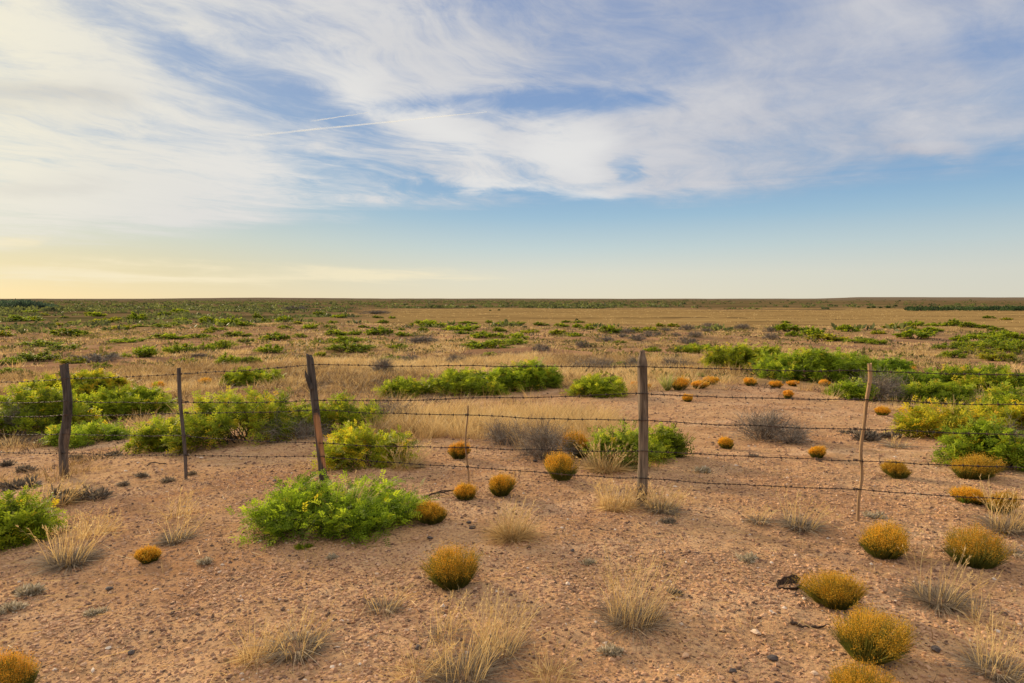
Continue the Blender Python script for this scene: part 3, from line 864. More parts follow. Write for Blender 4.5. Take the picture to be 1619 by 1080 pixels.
DOMES = [
    (718, 928, 84, 865, 'round golden shrub standing alone in front of the middle grass clump'),
    (1395, 880, 80, 826, 'golden dome shrub right of the foot of the tall pale stake'),
    (1538, 900, 95, 842, 'dark golden dome shrub near the right edge, behind the wispy grey clump'),
    (1320, 966, 84, 903, 'golden dome shrub right of the curled bark piece'),
    (1370, 1047, 114, 968, 'biggest golden dome shrub with dark green skirt, lower right foreground'),
    (1362, 1128, 112, 1050, 'golden shrub cut by the bottom edge below the biggest dome'),
    (22, 1118, 84, 1036, 'golden shrub cut by the bottom left corner'),
    (684, 829, 52, 792, 'flat-topped golden shrub at the right tip of the lush green bush'),
    (792, 782, 38, 748, 'small golden shrub right of the foot of the thin straw-coloured stake'),
    (887, 762, 48, 719, 'mushroom-shaped golden shrub below the dead grey shrub'),
    (917, 722, 44, 680, 'tall golden shrub pressed against the dead grey shrub'),
    (725, 726, 30, 700, 'small round golden shrub touching the thin straw-coloured stake halfway up'),
    (735, 788, 34, 765, 'pale thin golden shrub at the foot of the straw-coloured stake'),
    (1048, 720, 50, 690, 'golden shrub tangled in green leaves right of the middle post'),
    (1150, 710, 22, 692, 'tiny golden shrub below the round grey shrub'),
    (1291, 724, 24, 707, 'tiny golden shrub left of the pale stake, near the fourth wire'),
    (1420, 756, 36, 732, 'small olive golden shrub right of the pale stake, under the fourth wire'),
    (1535, 757, 70, 719, 'wide olive golden shrub beneath the dark green right edge bush'),
    (1580, 812, 40, 778, 'faded golden shrub at the right edge under the lowest wire'),
    (1535, 796, 50, 770, 'thin golden shrub behind the dark green rosette, near the lowest wire'),
    (237, 891, 34, 867, 'small golden tuft shrub alone on the gravel at lower left'),
    (1395, 658, 20, 645, 'tiny golden shrub right of the pale stake below the grey twiggy shrub'),
    (1187, 611, 20, 598, 'small golden shrub, first from the left in the row under the bank bushes'),
    (1226, 614, 20, 603, 'small golden shrub, second from the left in the row under the bank bushes'),
    (1253, 611, 16, 602, 'small golden shrub, third from the left in the row under the bank bushes'),
    (1245, 629, 15, 618, 'small golden shrub below the row, beside the second wire'),
    (1304, 610, 17, 601, 'small golden shrub, rightmost in the row under the bank bushes'),
    (1073, 616, 26, 598, 'golden shrub beside the pale spiky clump right of the middle post'),
    (1104, 614, 24, 602, 'golden shrub in the middle of three right of the spiky clump'),
    (1124, 609, 24, 597, 'golden shrub, rightmost of three right of the spiky clump'),
    (1087, 635, 18, 625, 'tiny golden shrub alone below the spiky clump, under the second wire'),
    (1145, 591, 24, 583, 'flat golden shrub touching the top wire on the red bank'),
    (1087, 589, 26, 579, 'flat golden shrub on the bank above the spiky clump'),
    (1002, 613, 12, 604, 'tiny golden shrub touching the left side of the middle post'),
    (1023, 616, 10, 608, 'tiny golden shrub touching the right side of the middle post'),
    (912, 622, 16, 609, 'tiny golden shrub at the left end of the small bright bush'),
    (250, 616, 18, 604, 'small golden shrub left of the top of the grey stake'),
    (325, 609, 18, 599, 'small golden shrub right of the top of the grey stake'),
    (1435, 588, 20, 579, 'small rust-golden shrub behind the top wire right of the pale stake'),
    (1505, 592, 22, 583, 'small golden shrub behind the top wire near the right edge'),
]
for i, (px, base, w, top, lab) in enumerate(DOMES):
    p = hit(px, base)
    a = w / 2 * p[1] / FPX
    dr = norm(p[:2]); cx, cy = p[0] + dr[0] * a * .35, p[1] + dr[1] * a * .35
    cz = float(terrain(cx, cy))
    rr = ray(px, top); h = max(CAMZ + rr[2] * cy / rr[1] - cz, a * .7)
    d = math.hypot(cx, cy); k = np.clip(d / 4.0, .8, 4)
    g = np.random.default_rng(700 + i)
    ns = int(np.clip(1500 / k ** .8, 260, 1700)); nf = 17
    st, fl = dome_parts(g, a * .95, h * .95, ns, nf, .0031 * k ** .85, .0024 * k ** .7)
    t = thing('golden_shrub', lab, 'shrub', (cx, cy, cz), 'golden dome shrubs on the bare soil')
    o = link('flowers', fl.mesh('flowers', [M_GOLD]), t)
    tn = g.uniform(.92, 1.1); o.color = (tn, tn * g.uniform(.93, 1.04), tn, 1)
    if 'olive' in lab or 'faded' in lab: o.color = (.72, .78, .9, 1)
    if 'dark golden' in lab: o.color = (.78, .74, .7, 1)
    link('stems', st.mesh('stems', [M_GSTEM]), t)


# ------------------------------------------------------------------ bunch grasses
def bunch(px, base, w, top, label, seed, grey=1.0, stalk=1.0, lean=.5, name='straw_clump', grp='dry straw clumps on the soil', low=.40, straw=False):
    p = hit(px, base)
    a = w / 2 * p[1] / FPX
    dr = norm(p[:2]); cx, cy = p[0] + dr[0] * a * .35, p[1] + dr[1] * a * .35
    cz = float(terrain(cx, cy))
    rr = ray(px, top); h = max(CAMZ + rr[2] * cy / rr[1] - cz, .06)
    g = np.random.default_rng(seed)
    d = math.hypot(cx, cy); k = np.clip(d / 4.0, .85, 3)
    t = thing(name, label, 'clump', (cx, cy, cz), grp)
    n = int(860 * grey * np.clip(a / .16, .5, 2.5) / k ** .5)
    if n > 4:
        ph = g.uniform(0, 2 * PI, n); q = np.sqrt(g.random(n)) * a * .6
        P = np.stack([np.cos(ph) * q, np.sin(ph) * q, np.full(n, -.015)], -1)
        tl = g.random(n) ** .7 * (.75 if 'round' in label and straw else 1.5)
        D = np.stack([np.cos(ph) * tl, np.sin(ph) * tl, np.ones(n)], -1) + g.normal(size=(n, 3)) * .45
        mb = MB(); V, F = blades(g, P, D, np.minimum(h * (.9 if 'round' in label and straw else low), a * 1.4) * g.uniform(.5, 1.25, n), .0030 * k ** .8, g.uniform(-.1, 1.1, n), 3, .25)
        mb.add(V, F, 0, np.repeat(np.clip(g.normal(.5, .25, n), 0, 1), 3))
        m = int(n * .09) + 6
        ph = g.uniform(0, 2 * PI, m)
        P = np.stack([np.cos(ph) * a * .4, np.sin(ph) * a * .4, np.full(m, .02)], -1)
        V, F = blades(g, P, np.stack([np.cos(ph), np.sin(ph), g.uniform(.0, .3, m)], -1), a * g.uniform(.5, 1.5, m), .0034 * k ** .8, g.uniform(.0, .35, m), 3, .3)
        mb.add(V, F, 0, np.repeat(g.uniform(.5, 1, m), 3))
        link('blades', mb.mesh('blades', [M_STRAW if straw else M_GREY]), t)
    n = int(85 * stalk * np.clip(a / .16, .5, 2.5) / k ** .3)
    if n > 2:
        ph = g.uniform(0, 2 * PI, n); q = np.sqrt(g.random(n)) * a * .8
        P = np.stack([np.cos(ph) * q, np.sin(ph) * q, np.full(n, -.015)], -1)
        tl = g.random(n) * lean
        D = np.stack([np.cos(ph) * tl + .14, np.sin(ph) * tl, np.ones(n)], -1) + g.normal(size=(n, 3)) * .1
        L = h * g.uniform(.55, 1.08, n)
        mb = MB(); be = g.uniform(.0, .38, n)
        V, F = blades(g, P, D, L, 0.0033 * k ** .8, be, 3, .5)
        vv = np.clip(g.normal(.65, .2, n), 0, 1)
        mb.add(V, F, 0, np.repeat(vv, 3))
        # seed heads: thin pointed bracts along the top third
        e = V.reshape(n, 8, 3); tipp = (e[:, 6] + e[:, 7]) / 2; sub = (e[:, 4] + e[:, 5]) / 2
        m = 4
        f = g.uniform(.35, 1, (n, m, 1))
        PP = (sub[:, None] * (1 - f) + tipp[:, None] * f).reshape(-1, 3)
        DD = norm(np.repeat(norm(tipp - sub), m, 0) + g.normal(size=(n * m, 3)) * .35)
        V2, F2 = diamonds(PP, DD, perp(DD, g), .024 * k ** .5 * g.uniform(.6, 1.3, n * m), .0034 * k ** .8)
        mb.add(V2, F2, 0, np.repeat(np.clip(vv + .12, 0, 1), m))
        link('seed_stalks', mb.mesh('seed_stalks', [M_STRAW]), t)
    return t


BUNCH = [
    # px, base, w, top, label, grey, stalk, lean, straw blades
    (1000, 990, 92, 868, 'upright straw clump with grey base, centre right foreground', 1.2, 1.6, .35, 0),
    (733, 1084, 96, 952, 'grey based straw clump at the bottom below the round golden shrub', 1.3, 1.0, .3, 0),
    (788, 1042, 76, 926, 'tall leaning straw stalks right below the round golden shrub', .7, 1.5, .28, 0),
    (705, 1012, 60, 930, 'thin loose straw stalks left of the tall leaning straw stalks', .4, .8, .35, 0),
    (470, 1036, 105, 968, 'grey matted clump left of centre at the bottom, beside a yellow clump', 1.6, .8, .6, 0),
    (405, 1048, 60, 975, 'yellow straw clump at the left end of the grey matted clump', 1.0, 1.2, .5, 1),
    (607, 966, 48, 912, 'small clump with splayed bleached blades, left of the round golden shrub', 1.2, .7, .6, 0),
    (280, 856, 50, 800, 'dark grey low clump with pale stalks, alone left of the lush bush', 1.3, .6, .5, 0),
    (282, 822, 50, 772, 'pale straw wisps behind the dark grey low clump', .1, .7, .5, 1),
    (112, 894, 76, 812, 'grey clump with golden stalks right of the left edge bush', 1.5, 1.0, .5, 0),
    (150, 850, 60, 800, 'thin golden stalks behind the grey clump at left', .3, .9, .5, 1),
    (1485, 956, 84, 862, 'wispy grey clump between two golden domes at right', 1.6, .5, .5, 0),
    (1265, 838, 62, 776, 'pale clump left of the foot of the tall pale stake', 1.2, .7, .6, 0),
    (1200, 830, 40, 790, 'small pale clump between middle post and pale stake', .8, .5, .6, 0),
    (975, 806, 66, 756, 'straw grass at the left foot of the middle post', 1.0, 2.0, .6, 1),
    (1045, 812, 62, 764, 'straw and grey grass at the right foot of the middle post', 1.4, 1.6, .6, 0),
    (809, 854, 54, 786, 'dense round straw clump left of the middle post', 1.9, 1.4, .3, 1),
    (958, 746, 70, 690, 'straw clump below the sparse pale green bush', 1.1, 1.2, .6, 1),
    (1592, 842, 64, 760, 'tall straw clump at the right edge below the lowest wire', 1.0, 1.2, .5, 0),
    (1598, 882, 50, 846, 'grey low clump at the right edge behind the dark golden dome', 1.3, .2, .5, 0),
    (1575, 1070, 100, 985, 'grey straw clump in the bottom right corner', 1.4, 1.0, .6, 0),
    (660, 1078, 90, 1010, 'thin brown wisps at the bottom, left of the grey based straw clump', .5, .7, .8, 1),
    (870, 1085, 90, 1010, 'thin straw wisps at the bottom, right of the tall leaning straw stalks', .4, .6, .8, 1),
    (548, 828, 30, 745, 'straw stalks growing out of the lush bright green bush', .0, 1.0, .5, 1),
    (85, 802, 80, 752, 'pale straw tuft right of the left edge bush', .6, 1.2, .7, 1),
    (1450, 890, 30, 838, 'few tall thin stalks left of the dark golden dome', .1, .3, .3, 1),
    (1555, 990, 60, 900, 'few tall thin stalks below the dark golden dome', .1, .3, .3, 1),
    (640, 740, 60, 690, 'straw wisps at the right side of the yellow-green bush', .5, .9, .6, 1),
    (1420, 706, 40, 684, 'small dry tuft right of the pale stake beside the grey lumps', .8, .3, .6, 0),
    (1205, 524, 18, 508, 'small straw tuft on the far bank', .3, .5, .6, 1),
    (1112, 570, 14, 552, 'pale upright straw tuft on the crest of the red bank', .5, 1.4, .2, 1),
    (1088, 572, 24, 556, 'rounded straw tuft beside the crest of the red bank', .8, 1.0, .6, 1),
    (1040, 575, 40, 556, 'straw tuft just right of the middle post top', .8, 1.0, .6, 1),
]
for i, (px, base, w, top, lab, gr, sk, ln, sw) in enumerate(BUNCH):
    bunch(px, base, w, top, lab, 900 + i, gr, sk, ln, straw=bool(sw))

# spiky evergreen clumps right of the middle post and the dark rosette near the right edge
for i, (px, base, w, top, lab) in enumerate([
        (1055, 616, 36, 584, 'pale green spiky clump right of the middle post among golden shrubs'),
        (1108, 596, 26, 586, 'small pale spiky clump above the golden shrubs on the bank'),
        (1528, 798, 34, 778, 'dark green spiky rosette below the wide olive golden shrub')]):
    p = hit(px, base); a = w / 2 * p[1] / FPX
    rr = ray(px, top); h = max(CAMZ + rr[2] * p[1] / rr[1] - p[2], .08)
    g = np.random.default_rng(1200 + i); n = 150
    ph = g.uniform(0, 2 * PI, n); tl = g.random(n) ** .7 * a / h * 1.2
    D = np.stack([np.cos(ph) * tl, np.sin(ph) * tl, np.ones(n)], -1)
    P = np.stack([np.cos(ph) * a * .15, np.sin(ph) * a * .15, np.full(n, -.01)], -1)
    mb = MB(); V, F = blades(g, P, D, h * g.uniform(.6, 1.1, n), .012, g.uniform(0, .2, n), 2, .1)
    mb.add(V, F, 0, np.repeat(np.clip(g.normal(.6, .2, n), 0, 1), 2))
    o = link('spiky_plant', mb.mesh('spiky_plant', [M_LEAF]), None, p); o.color = (1.05, .95, 4.5, 1) if i < 2 else (.35, .5, 1.2, 1)
    tag(o, lab, 'plant', 'spiky green plants')


# ------------------------------------------------------------------ dead grey shrubs
DEAD = [
    (862, 728, 100, 672, 'dark grey dead shrub beside the tall golden shrub left of the middle post', 1.4),
    (800, 706, 70, 680, 'low dead twigs left of the dark grey dead shrub', .8),
    (1205, 697, 92, 654, 'round light grey dead shrub between middle post and pale stake', 1.3),
    (1250, 704, 50, 690, 'flat dead twigs at the right foot of the round grey shrub', .5),
    (1388, 634, 100, 592, 'grey twiggy shrub right behind the tall pale stake', 1.4),
    (605, 592, 34, 575, 'small dark dead shrub right of the leaning post behind the top wire', .9),
    (940, 588, 100, 568, 'dark dead branches lying low left of the middle post', .8),
    (1005, 586, 40, 572, 'small dark dead shrub behind the top of the middle post', .8),
    (615, 668, 80, 640, 'brown dead shrub between the two bushes right of the leaning post', .9),
    (465, 700, 130, 670, 'dark bare twigs under the largest yellow-tipped bush', .8),
    (1596, 735, 34, 655, 'bare pale branches at the right edge in the dark green bush', .4),
    (35, 690, 70, 640, 'bare dark branches inside the tall bush at the left edge', .6),
    (1070, 583, 40, 573, 'small dead shrub right of the middle post on the bank', .7),
]
for i, (px, base, w, top, lab, dn) in enumerate(DEAD):
    p = hit(px, base); a = w / 2 * p[1] / FPX * .82; b = a * .7
    dr = norm(p[:2]); cx, cy = p[0] + dr[0] * b * .6, p[1] + dr[1] * b * .6
    cz = float(terrain(cx, cy)); rr = ray(px, top); h = max(CAMZ + rr[2] * cy / rr[1] - cz, .1)
    g = np.random.default_rng(1300 + i); k = max(cy / 7, .9)
    st, lf = bush_parts(g, a * .9, b * .9, h * .92, int(40 * dn), 9, 0, twl=(.10 * k ** .3, .26 * k ** .3), dead=True, tw=.0034 * k, sr=.006)
    t = thing('dead_shrub', lab, 'dead shrub', (cx, cy, cz), 'dead grey shrubs')
    link('branches', st.mesh('branches', [M_DEAD]), t)
    link('twigs', lf.mesh('twigs', [M_DEAD]), t)


# ------------------------------------------------------------------ low grey and pale mat plants
MATS = [
    (50, 943, 46, 920, 'pale lumpy mat plant near the left edge above the lower gravel', 1, 0),
    (14, 972, 60, 950, 'pale mat plant cut by the left edge', 1, 0),
    (30, 940, 16, 920, 'small grey sprig left of the pale lumpy mat plant', 0, 0),
    (321, 893, 26, 879, 'pale mat plant on the gravel right of the small golden tuft', 1, 0),
    (527, 883, 24, 874, 'pale flat mat below the lush green bush', 1, 0),
    (150, 971, 40, 956, 'pale flat mat on the lower left gravel', 1, 0),
    (120, 795, 110, 764, 'dark grey matted clump behind the pale straw tuft at left', 0, 1),
    (25, 775, 70, 750, 'grey mat behind the left edge bush', 0, 1),
    (932, 892, 22, 878, 'bleached mat plant left of the upright straw clump', 1, 0),
    (965, 1035, 40, 1012, 'bleached twiggy mat below the upright straw clump', 1, 0),
    (1068, 940, 22, 926, 'small grey sprig right of the upright straw clump', 0, 0),
    (1180, 890, 54, 872, 'pale flat mat right of centre between the posts', 1, 0),
    (1055, 828, 40, 816, 'olive flat mat just in front of the middle post', 0, 0),
    (1340, 686, 40, 676, 'grey lumps just left of the pale stake under the third wire', 0, 1),
    (1372, 695, 44, 672, 'dark grey lumps just right of the pale stake under the third wire', 0, 1),
    (1404, 692, 36, 678, 'grey lumps farther right of the pale stake under the third wire', 0, 1),
    (1385, 820, 50, 806, 'pale flat mat at the right foot of the pale stake', 1, 0),
    (1190, 724, 22, 716, 'small dark mat below the round grey shrub', 0, 1),
    (1112, 746, 26, 736, 'pale mat right of the middle post under the fourth wire', 1, 0),
    (118, 726, 30, 714, 'small grey cushion right of the foot of the dark left post', 0, 1),
    (180, 722, 26, 710, 'grey cushion in the middle between left post and grey stake', 0, 1),
    (15, 738, 22, 726, 'small grey cushion at the far left edge', 0, 1),
    (45, 745, 30, 731, 'grey cushion left of the dark left post', 0, 1),
    (195, 768, 20, 757, 'small grey cushion in front of the gap left of the grey stake', 0, 0),
    (227, 755, 22, 744, 'small grey cushion left of the foot of the grey stake', 0, 0),
    (307, 750, 16, 736, 'small grey cushion right of the foot of the grey stake', 0, 0),
    (265, 762, 24, 751, 'flat grey cushion just in front of the grey stake', 0, 0),
    (655, 740, 44, 730, 'grey cushion right of the yellow-green bush on the soil', 0, 0),
    (480, 868, 30, 856, 'small green seedling at the front of the lush bright green bush', 2, 0),
    (575, 850, 30, 836, 'green sprig at the lower right of the lush bright green bush', 2, 0),
    (535, 846, 26, 838, 'broad-leaved green sprig under the lush bright green bush', 2, 0),
]
for i, (px, base, w, top, lab, pale, dk) in enumerate(MATS):
    p = hit(px, base); a = w / 2 * p[1] / FPX
    dr = norm(p[:2]); cx, cy = p[0] + dr[0] * a * .35, p[1] + dr[1] * a * .35
    cz = float(terrain(cx, cy)); rr = ray(px, top); h = max(CAMZ + rr[2] * cy / rr[1] - cz, .03)
    g = np.random.default_rng(1500 + i)
    nl = 5 + int(w / 9)
    mb = MB(); k = max(cy / 4.5, .8)
    for q in range(nl):
        ph = g.uniform(0, 2 * PI); ro = math.sqrt(g.random()) * .75
        c = np.array([math.cos(ph) * a * ro, math.sin(ph) * a * ro * .7, 0])
        n = int(55); s = min(h, a) * g.uniform(.5, .95)
        if nl < 8: s *= 1.15
        D = norm(np.stack([g.normal(size=n), g.normal(size=n), np.abs(g.normal(size=n)) + .15], -1))
        P = c + D * s * g.uniform(.1, .5, (n, 1)) * [1.2, 1.2, 1]
        V, F = diamonds(P, D, perp(D, g), s * g.uniform(.35, .7, n), s * g.uniform(.10, .2, n))
        mb.add(V, F, 0, np.clip(g.normal(.5, .25, n) - .2 * dk, 0, 1))
    o = link('seedling' if pale == 2 else 'cushion_plant', mb.mesh('cushion_plant', [M_LEAF if pale == 2 else (M_MAT if pale else M_GREY)]), None, (cx, cy, cz))
    tag(o, lab, 'seedling' if pale == 2 else 'cushion plant', 'green seedlings' if pale == 2 else 'low cushion plants on the soil')

# ------------------------------------------------------------------ fence
FPL = np.array([(-9.6, 10.3), (-5.25, 7.95), (-1.90, 6.55), (1.02, 5.40), (2.62, 5.07), (4.15, 4.72)])    # plan of the fence line


def fence_pt(px, py):
    """the point of the fence line that this pixel column meets, at the height of the pixel row"""
    u = ray(px, py)
    for (x0, y0), (x1, y1) in zip(FPL[:-1], FPL[1:]):
        k = u[0] / u[1]
        den = (x1 - x0) - k * (y1 - y0)
        s = (k * y0 - x0) / den
        if -1e-6 <= s <= 1 + 1e-6:
            x, y = x0 + s * (x1 - x0), y0 + s * (y1 - y0)
            return np.array([x, y, CAMZ + u[2] * y / u[1]])
    raise ValueError(px)


def wood_material(name, lo, hi, patch, pscale=1.0):
    m, t, out = newmat(name)
    tc = t.nodes.new('ShaderNodeTexCoord'); P = X(t, tc.outputs['Object'])
    gr = noise(t, mapping(t, P, (60, 60, 3.0)), 1.0, 6, .65, .8)
    cr = noise(t, mapping(t, P, (110, 110, 2.2), loc=(3, 1, 5)), 1.0, 4, .6, .3)
    bl = noise(t, mapping(t, P, (9, 9, 3.2)), 1.0 * pscale, 3, .5)
    c = gr.ramp([(.3, lo), (.62, hi)])
    c = mixc(t, attr(t, 'v').ss(.3, .8), c, mixc(t, gr.ss(.3, .65), tuple(q * .55 for q in patch), patch))
    c = mixc(t, bl.ss(.52, .68) * .55, c, tuple(q * .6 for q in lo))
    c = mixc(t, cr.ss(.36, .30) * .9, c, (.012, .009, .007))
    b = t.nodes.new('ShaderNodeBsdfPrincipled'); b.inputs['Roughness'].default_value = .88; b.inputs['Specular IOR Level'].default_value = .15
    t.links.new(c.so, b.inputs['Base Color'])
    bp = t.nodes.new('ShaderNodeBump'); bp.inputs['Distance'].default_value = .008; bp.inputs['Strength'].default_value = .9
    h = gr * .7 + cr.ss(.28, .45) * .8
    t.links.new(h.so, bp.inputs['Height']); t.links.new(bp.outputs[0], b.inputs['Normal']); t.links.new(b.outputs[0], out.inputs[0])
    return m


def post_mesh(name, mat, H, axis, rad, seed, slant=.0, flat=.12, segs=28, rings=64, patch=None, rough=1.0):
    """an irregular split log: axis(t) gives its sideways offset, rad(t) its radius"""
    g = np.random.default_rng(seed)
    t = np.linspace(0, 1, rings); an = np.arange(segs) / segs * 2 * PI
    T, A = np.meshgrid(t, an, indexing='ij')
    r = np.array([rad(q) for q in t])[:, None] * np.ones_like(A)
    ca, sa = np.cos(A), np.sin(A)
    # long grooves (cracks) that wander up the post, and lumps
    r *= 1 + rough * (.16 * (fbm(A * 1.2 / 1 + 7 + np.where(A > PI, 2 * PI - A, A) * 0, T * 3.5 + seed, seed, 3) - .5))
    sym = np.minimum(A, 2 * PI - A)
    r *= 1 + rough * (.22 * (fbm(sym * 3.2, T * 4 + 3, seed + 5, 3) - .5) + .14 * (fbm(sym * 9, T * 2.5, seed + 9, 2) - .5))
    for q in range(5):
        a0 = g.uniform(0, 2 * PI); w = g.uniform(.07, .16); t0, t1 = sorted(g.uniform(0, 1, 2)); t1 = min(t1 + .2, 1)
        da = np.abs((A - a0 - .25 * np.sin(T * 5 + q) + PI) % (2 * PI) - PI)
        r *= 1 - .22 * rough * np.exp(-(da / w) ** 2) * sstep(t0, t0 + .1, T) * (1 - sstep(t1 - .08, t1 + .01, T) * (t1 < .99))
    r *= 1 - flat * np.abs(ca)
    ax = np.array([axis(q) for q in t])
    z = T * H - .06
    top = (T > .999)
    z = z + np.where(T > .93, (ca * slant + (fbm(sym * 2.5, A * 0 + seed, seed, 2) - .5) * .03) * (T - .93) / .07, 0)
    V = np.stack([ax[:, 0][:, None] + ca * r, ax[:, 1][:, None] + sa * r, z], -1).reshape(-1, 3)
    i = np.arange(rings - 1)[:, None] * segs; j = np.arange(segs)[None]; k = (j + 1) % segs
    F = np.stack([i + j, i + k, i + k + segs, i + j + segs], -1).reshape(-1, 4)
    mb = MB()
    v = 0. if patch is None else np.clip(np.array([[patch(tt, aa) for aa in an] for tt in (t[:-1] + t[1:]) / 2]).ravel(), 0, 1)
    mb.add(V, F, 0, v)
    tv = V[-segs:]
    cen = tv.mean(0) - [0, 0, .012]
    inner = cen + (tv - cen) * .55 + np.stack([np.zeros(segs), np.zeros(segs), g.normal(0, .004, segs)], -1)
    VV = np.concatenate([tv, inner, cen[None]])
    F1 = np.stack([np.arange(segs), (np.arange(segs) + 1) % segs, segs + (np.arange(segs) + 1) % segs, segs + np.arange(segs)], -1)
    mb.add(VV, F1, 0, 0.)
    F2 = np.stack([segs + np.arange(segs), segs + (np.arange(segs) + 1) % segs, np.full(segs, 2 * segs)], -1)
    mb.add(VV, F2, 0, 0.)
    return mb.mesh(name, [mat], True)


def build_fence():
    W1 = wood_material('weathered_dark_wood', (.040, .035, .032), (.125, .107, .094), (.23, .175, .13))
    W2 = wood_material('split_brown_wood', (.042, .035, .030), (.125, .102, .084), (.52, .255, .115))
    W3 = wood_material('grey_tan_wood', (.065, .048, .035), (.29, .215, .145), (.32, .22, .14))
    W4 = wood_material('pale_stick_wood', (.16, .095, .050), (.46, .29, .15), (.36, .2, .1))
    W5 = wood_material('grey_stick_wood', (.05, .042, .038), (.15, .125, .11), (.15, .12, .10))
    root = thing('barbed_wire_fence', 'old barbed wire fence with weathered wooden posts and sticks crossing the desert', 'fence', tuple(hit(1013, 806)))
    ro = np.array(root.location)

    def put(name, px, base, top, mat, axis, rad, seed, lab, wx=0, wy_=(), **kw):
        b = fence_pt(px, base)
        gz = float(terrain(b[0], b[1]))
        rt = ray(px, top)
        H = CAMZ + rt[2] * b[1] / rt[1] - gz + .06
        away = norm(b[:2])
        r0 = rad(.5)
        me = post_mesh(name, mat, H, axis, rad, seed, **kw)
        o = link(name, me, root, (b[0] + away[0] * r0 - ro[0], b[1] + away[1] * r0 - ro[1], gz - ro[2]))
        o['label'] = lab
        for wy in wy_:
            ph_ = fence_pt(px + (wx - px) * 0, wy)
            loc = ph_ - np.array(o.location) - ro
            sm = MB()
            if name == 'fence_post':
                q = np.array([(-.012, .03, -.004), (-.012, -.006, -.004), (-.004, -.011, .0), (.004, -.011, .0), (.012, -.006, .004), (.012, .03, .004)])
                tube(sm, q, .0022, 5)
            else:
                a_ = np.linspace(0, 6 * PI, 40); rr_ = rad(.5) + .005
                tube(sm, np.stack([np.cos(a_) * rr_, np.sin(a_) * rr_ + rad(.5), (a_ / (6 * PI) - .5) * .02], -1), .0018, 5)
            st_ = link('staple' if name == 'fence_post' else 'tie_wire', sm.mesh('staple', [WM]), o, loc)
        return o

    m, t, out = newmat('rusty_wire')
    geo = t.nodes.new('ShaderNodeNewGeometry')
    c = noise(t, X(t, geo.outputs['Position']), 9, 4, .6).ramp([(.35, (.020, .015, .013)), (.52, (.055, .034, .024)), (.68, (.13, .062, .034))])
    b = t.nodes.new('ShaderNodeBsdfPrincipled'); b.inputs['Roughness'].default_value = .6; b.inputs['Metallic'].default_value = .3
    t.links.new(c.so, b.inputs['Base Color']); t.links.new(b.outputs[0], out.inputs[0])
    WM = m
    # offsets in metres sideways (x) for the lean and bends seen in the photograph
    put('fence_post', 102, 756, 577, W1, lambda t: (.0 + .075 * sstep(.2, .75, t) - .012 * math.sin(t * 7), .02 * math.sin(t * 5)),
        lambda t: .054 - .004 * t + .010 * math.exp(-((t - .36) / .09) ** 2), 21, 'dark weathered leaning post, leftmost', wy_=(599, 634, 656.5, 686, 716), slant=.012,
        patch=lambda t, a: 1.2 * sstep(.50, .38, t) * (.6 + .4 * math.sin(a * 3 + t * 9)))
    p2 = put('fence_post', 509, 757, 564, W2, lambda t: (.02 - .125 * t, .03 * t), lambda t: .044 - .004 * t, 25,
             'leaning split post, dark above and orange brown below', wy_=(576, 633, 648, 700.5, 721), slant=-.02,
             patch=lambda t, a: sstep(.62, .50, t) * sstep(.08, .2, t) * (.75 + .5 * math.sin(a * 2 + 1.0 + t * 6)))
    # splinter standing off the leaning post
    mb = MB()
    q = np.array([(-.075, -.035, .92), (-.100, -.04, 1.0), (-.122, -.042, 1.06), (-.128, -.042, 1.10)]); q[:, 2] *= .98
    tube(mb, q, [.022, .02, .014, .004], 6, 0, 0.)
    link('splinter', mb.mesh('splinter', [W2], True), p2)
    put('fence_post', 1013, 808, 556, W3, lambda t: (.0 + .012 * math.sin(t * 4) + .008 * t, .01 * t), lambda t: (.045 - .006 * t) * (1 - .5 * sstep(.93, 1.0, t)), 33,
        'upright grey tan post with rounded top and long cracks', wy_=(579, 622, 664, 712.5, 756), slant=.0, flat=.08)
    put('fence_stake', 294, 759, 582, W5, lambda t: (.0 - .035 * t + .010 * math.sin(t * 6), .0), lambda t: .018 + .004 * t, 41,
        'slender grey wooden stake', wy_=(591, 636, 653, 689.5, 719.5), segs=12, rough=.7)
    put('fence_stake', 739, 786, 641, W4, lambda t: (.0 - .004 * t + .012 * math.sin(t * 8), .0), lambda t: .0105 - .003 * t, 43,
        'very thin straw-coloured stick', wy_=(656, 708, 738), segs=8, rough=.6)
    put('fence_stake', 1354, 829, 575, W4, lambda t: (.0 + .056 * t + .008 * math.sin(t * 9) + .005 * math.sin(t * 21 + 1), .006 * math.sin(t * 13)), lambda t: .0128 + .004 * sstep(.5, .95, t), 47,
        'tall pale bare stick standing at right', wy_=(586.5, 631.5, 678.5, 728, 774), segs=12, rough=.9)
    # the next posts, just outside the picture
    for (x, y), sd in ((FPL[0], 51), (FPL[-1], 53)):
        gz = float(terrain(x, y))
        me = post_mesh('fence_post', W1, 1.32, lambda t: (.02 * t, 0), lambda t: .05 - .004 * t, sd)
        aw = norm(np.array([x, y])) * .05
        link('fence_post', me, root, (x + aw[0] - ro[0], y + aw[1] - ro[1], gz - ro[2]))

    # wires
    m = WM
    XS = [0, 104, 291, 500, 738, 1013, 1358, 1618]
    YS = [[604, 599, 591, 576, 577.5, 579, 586.5, 592.5], [636.5, 634, 636, 633, 629.5, 622, 631.5, 640],
          [659, 656.5, 653, 648, 656, 664, 678.5, 687], [686, 686, 689.5, 700.5, 708, 712.5, 728, 740], [715, 716, 719.5, 721, 738, 756, 774, 789]]
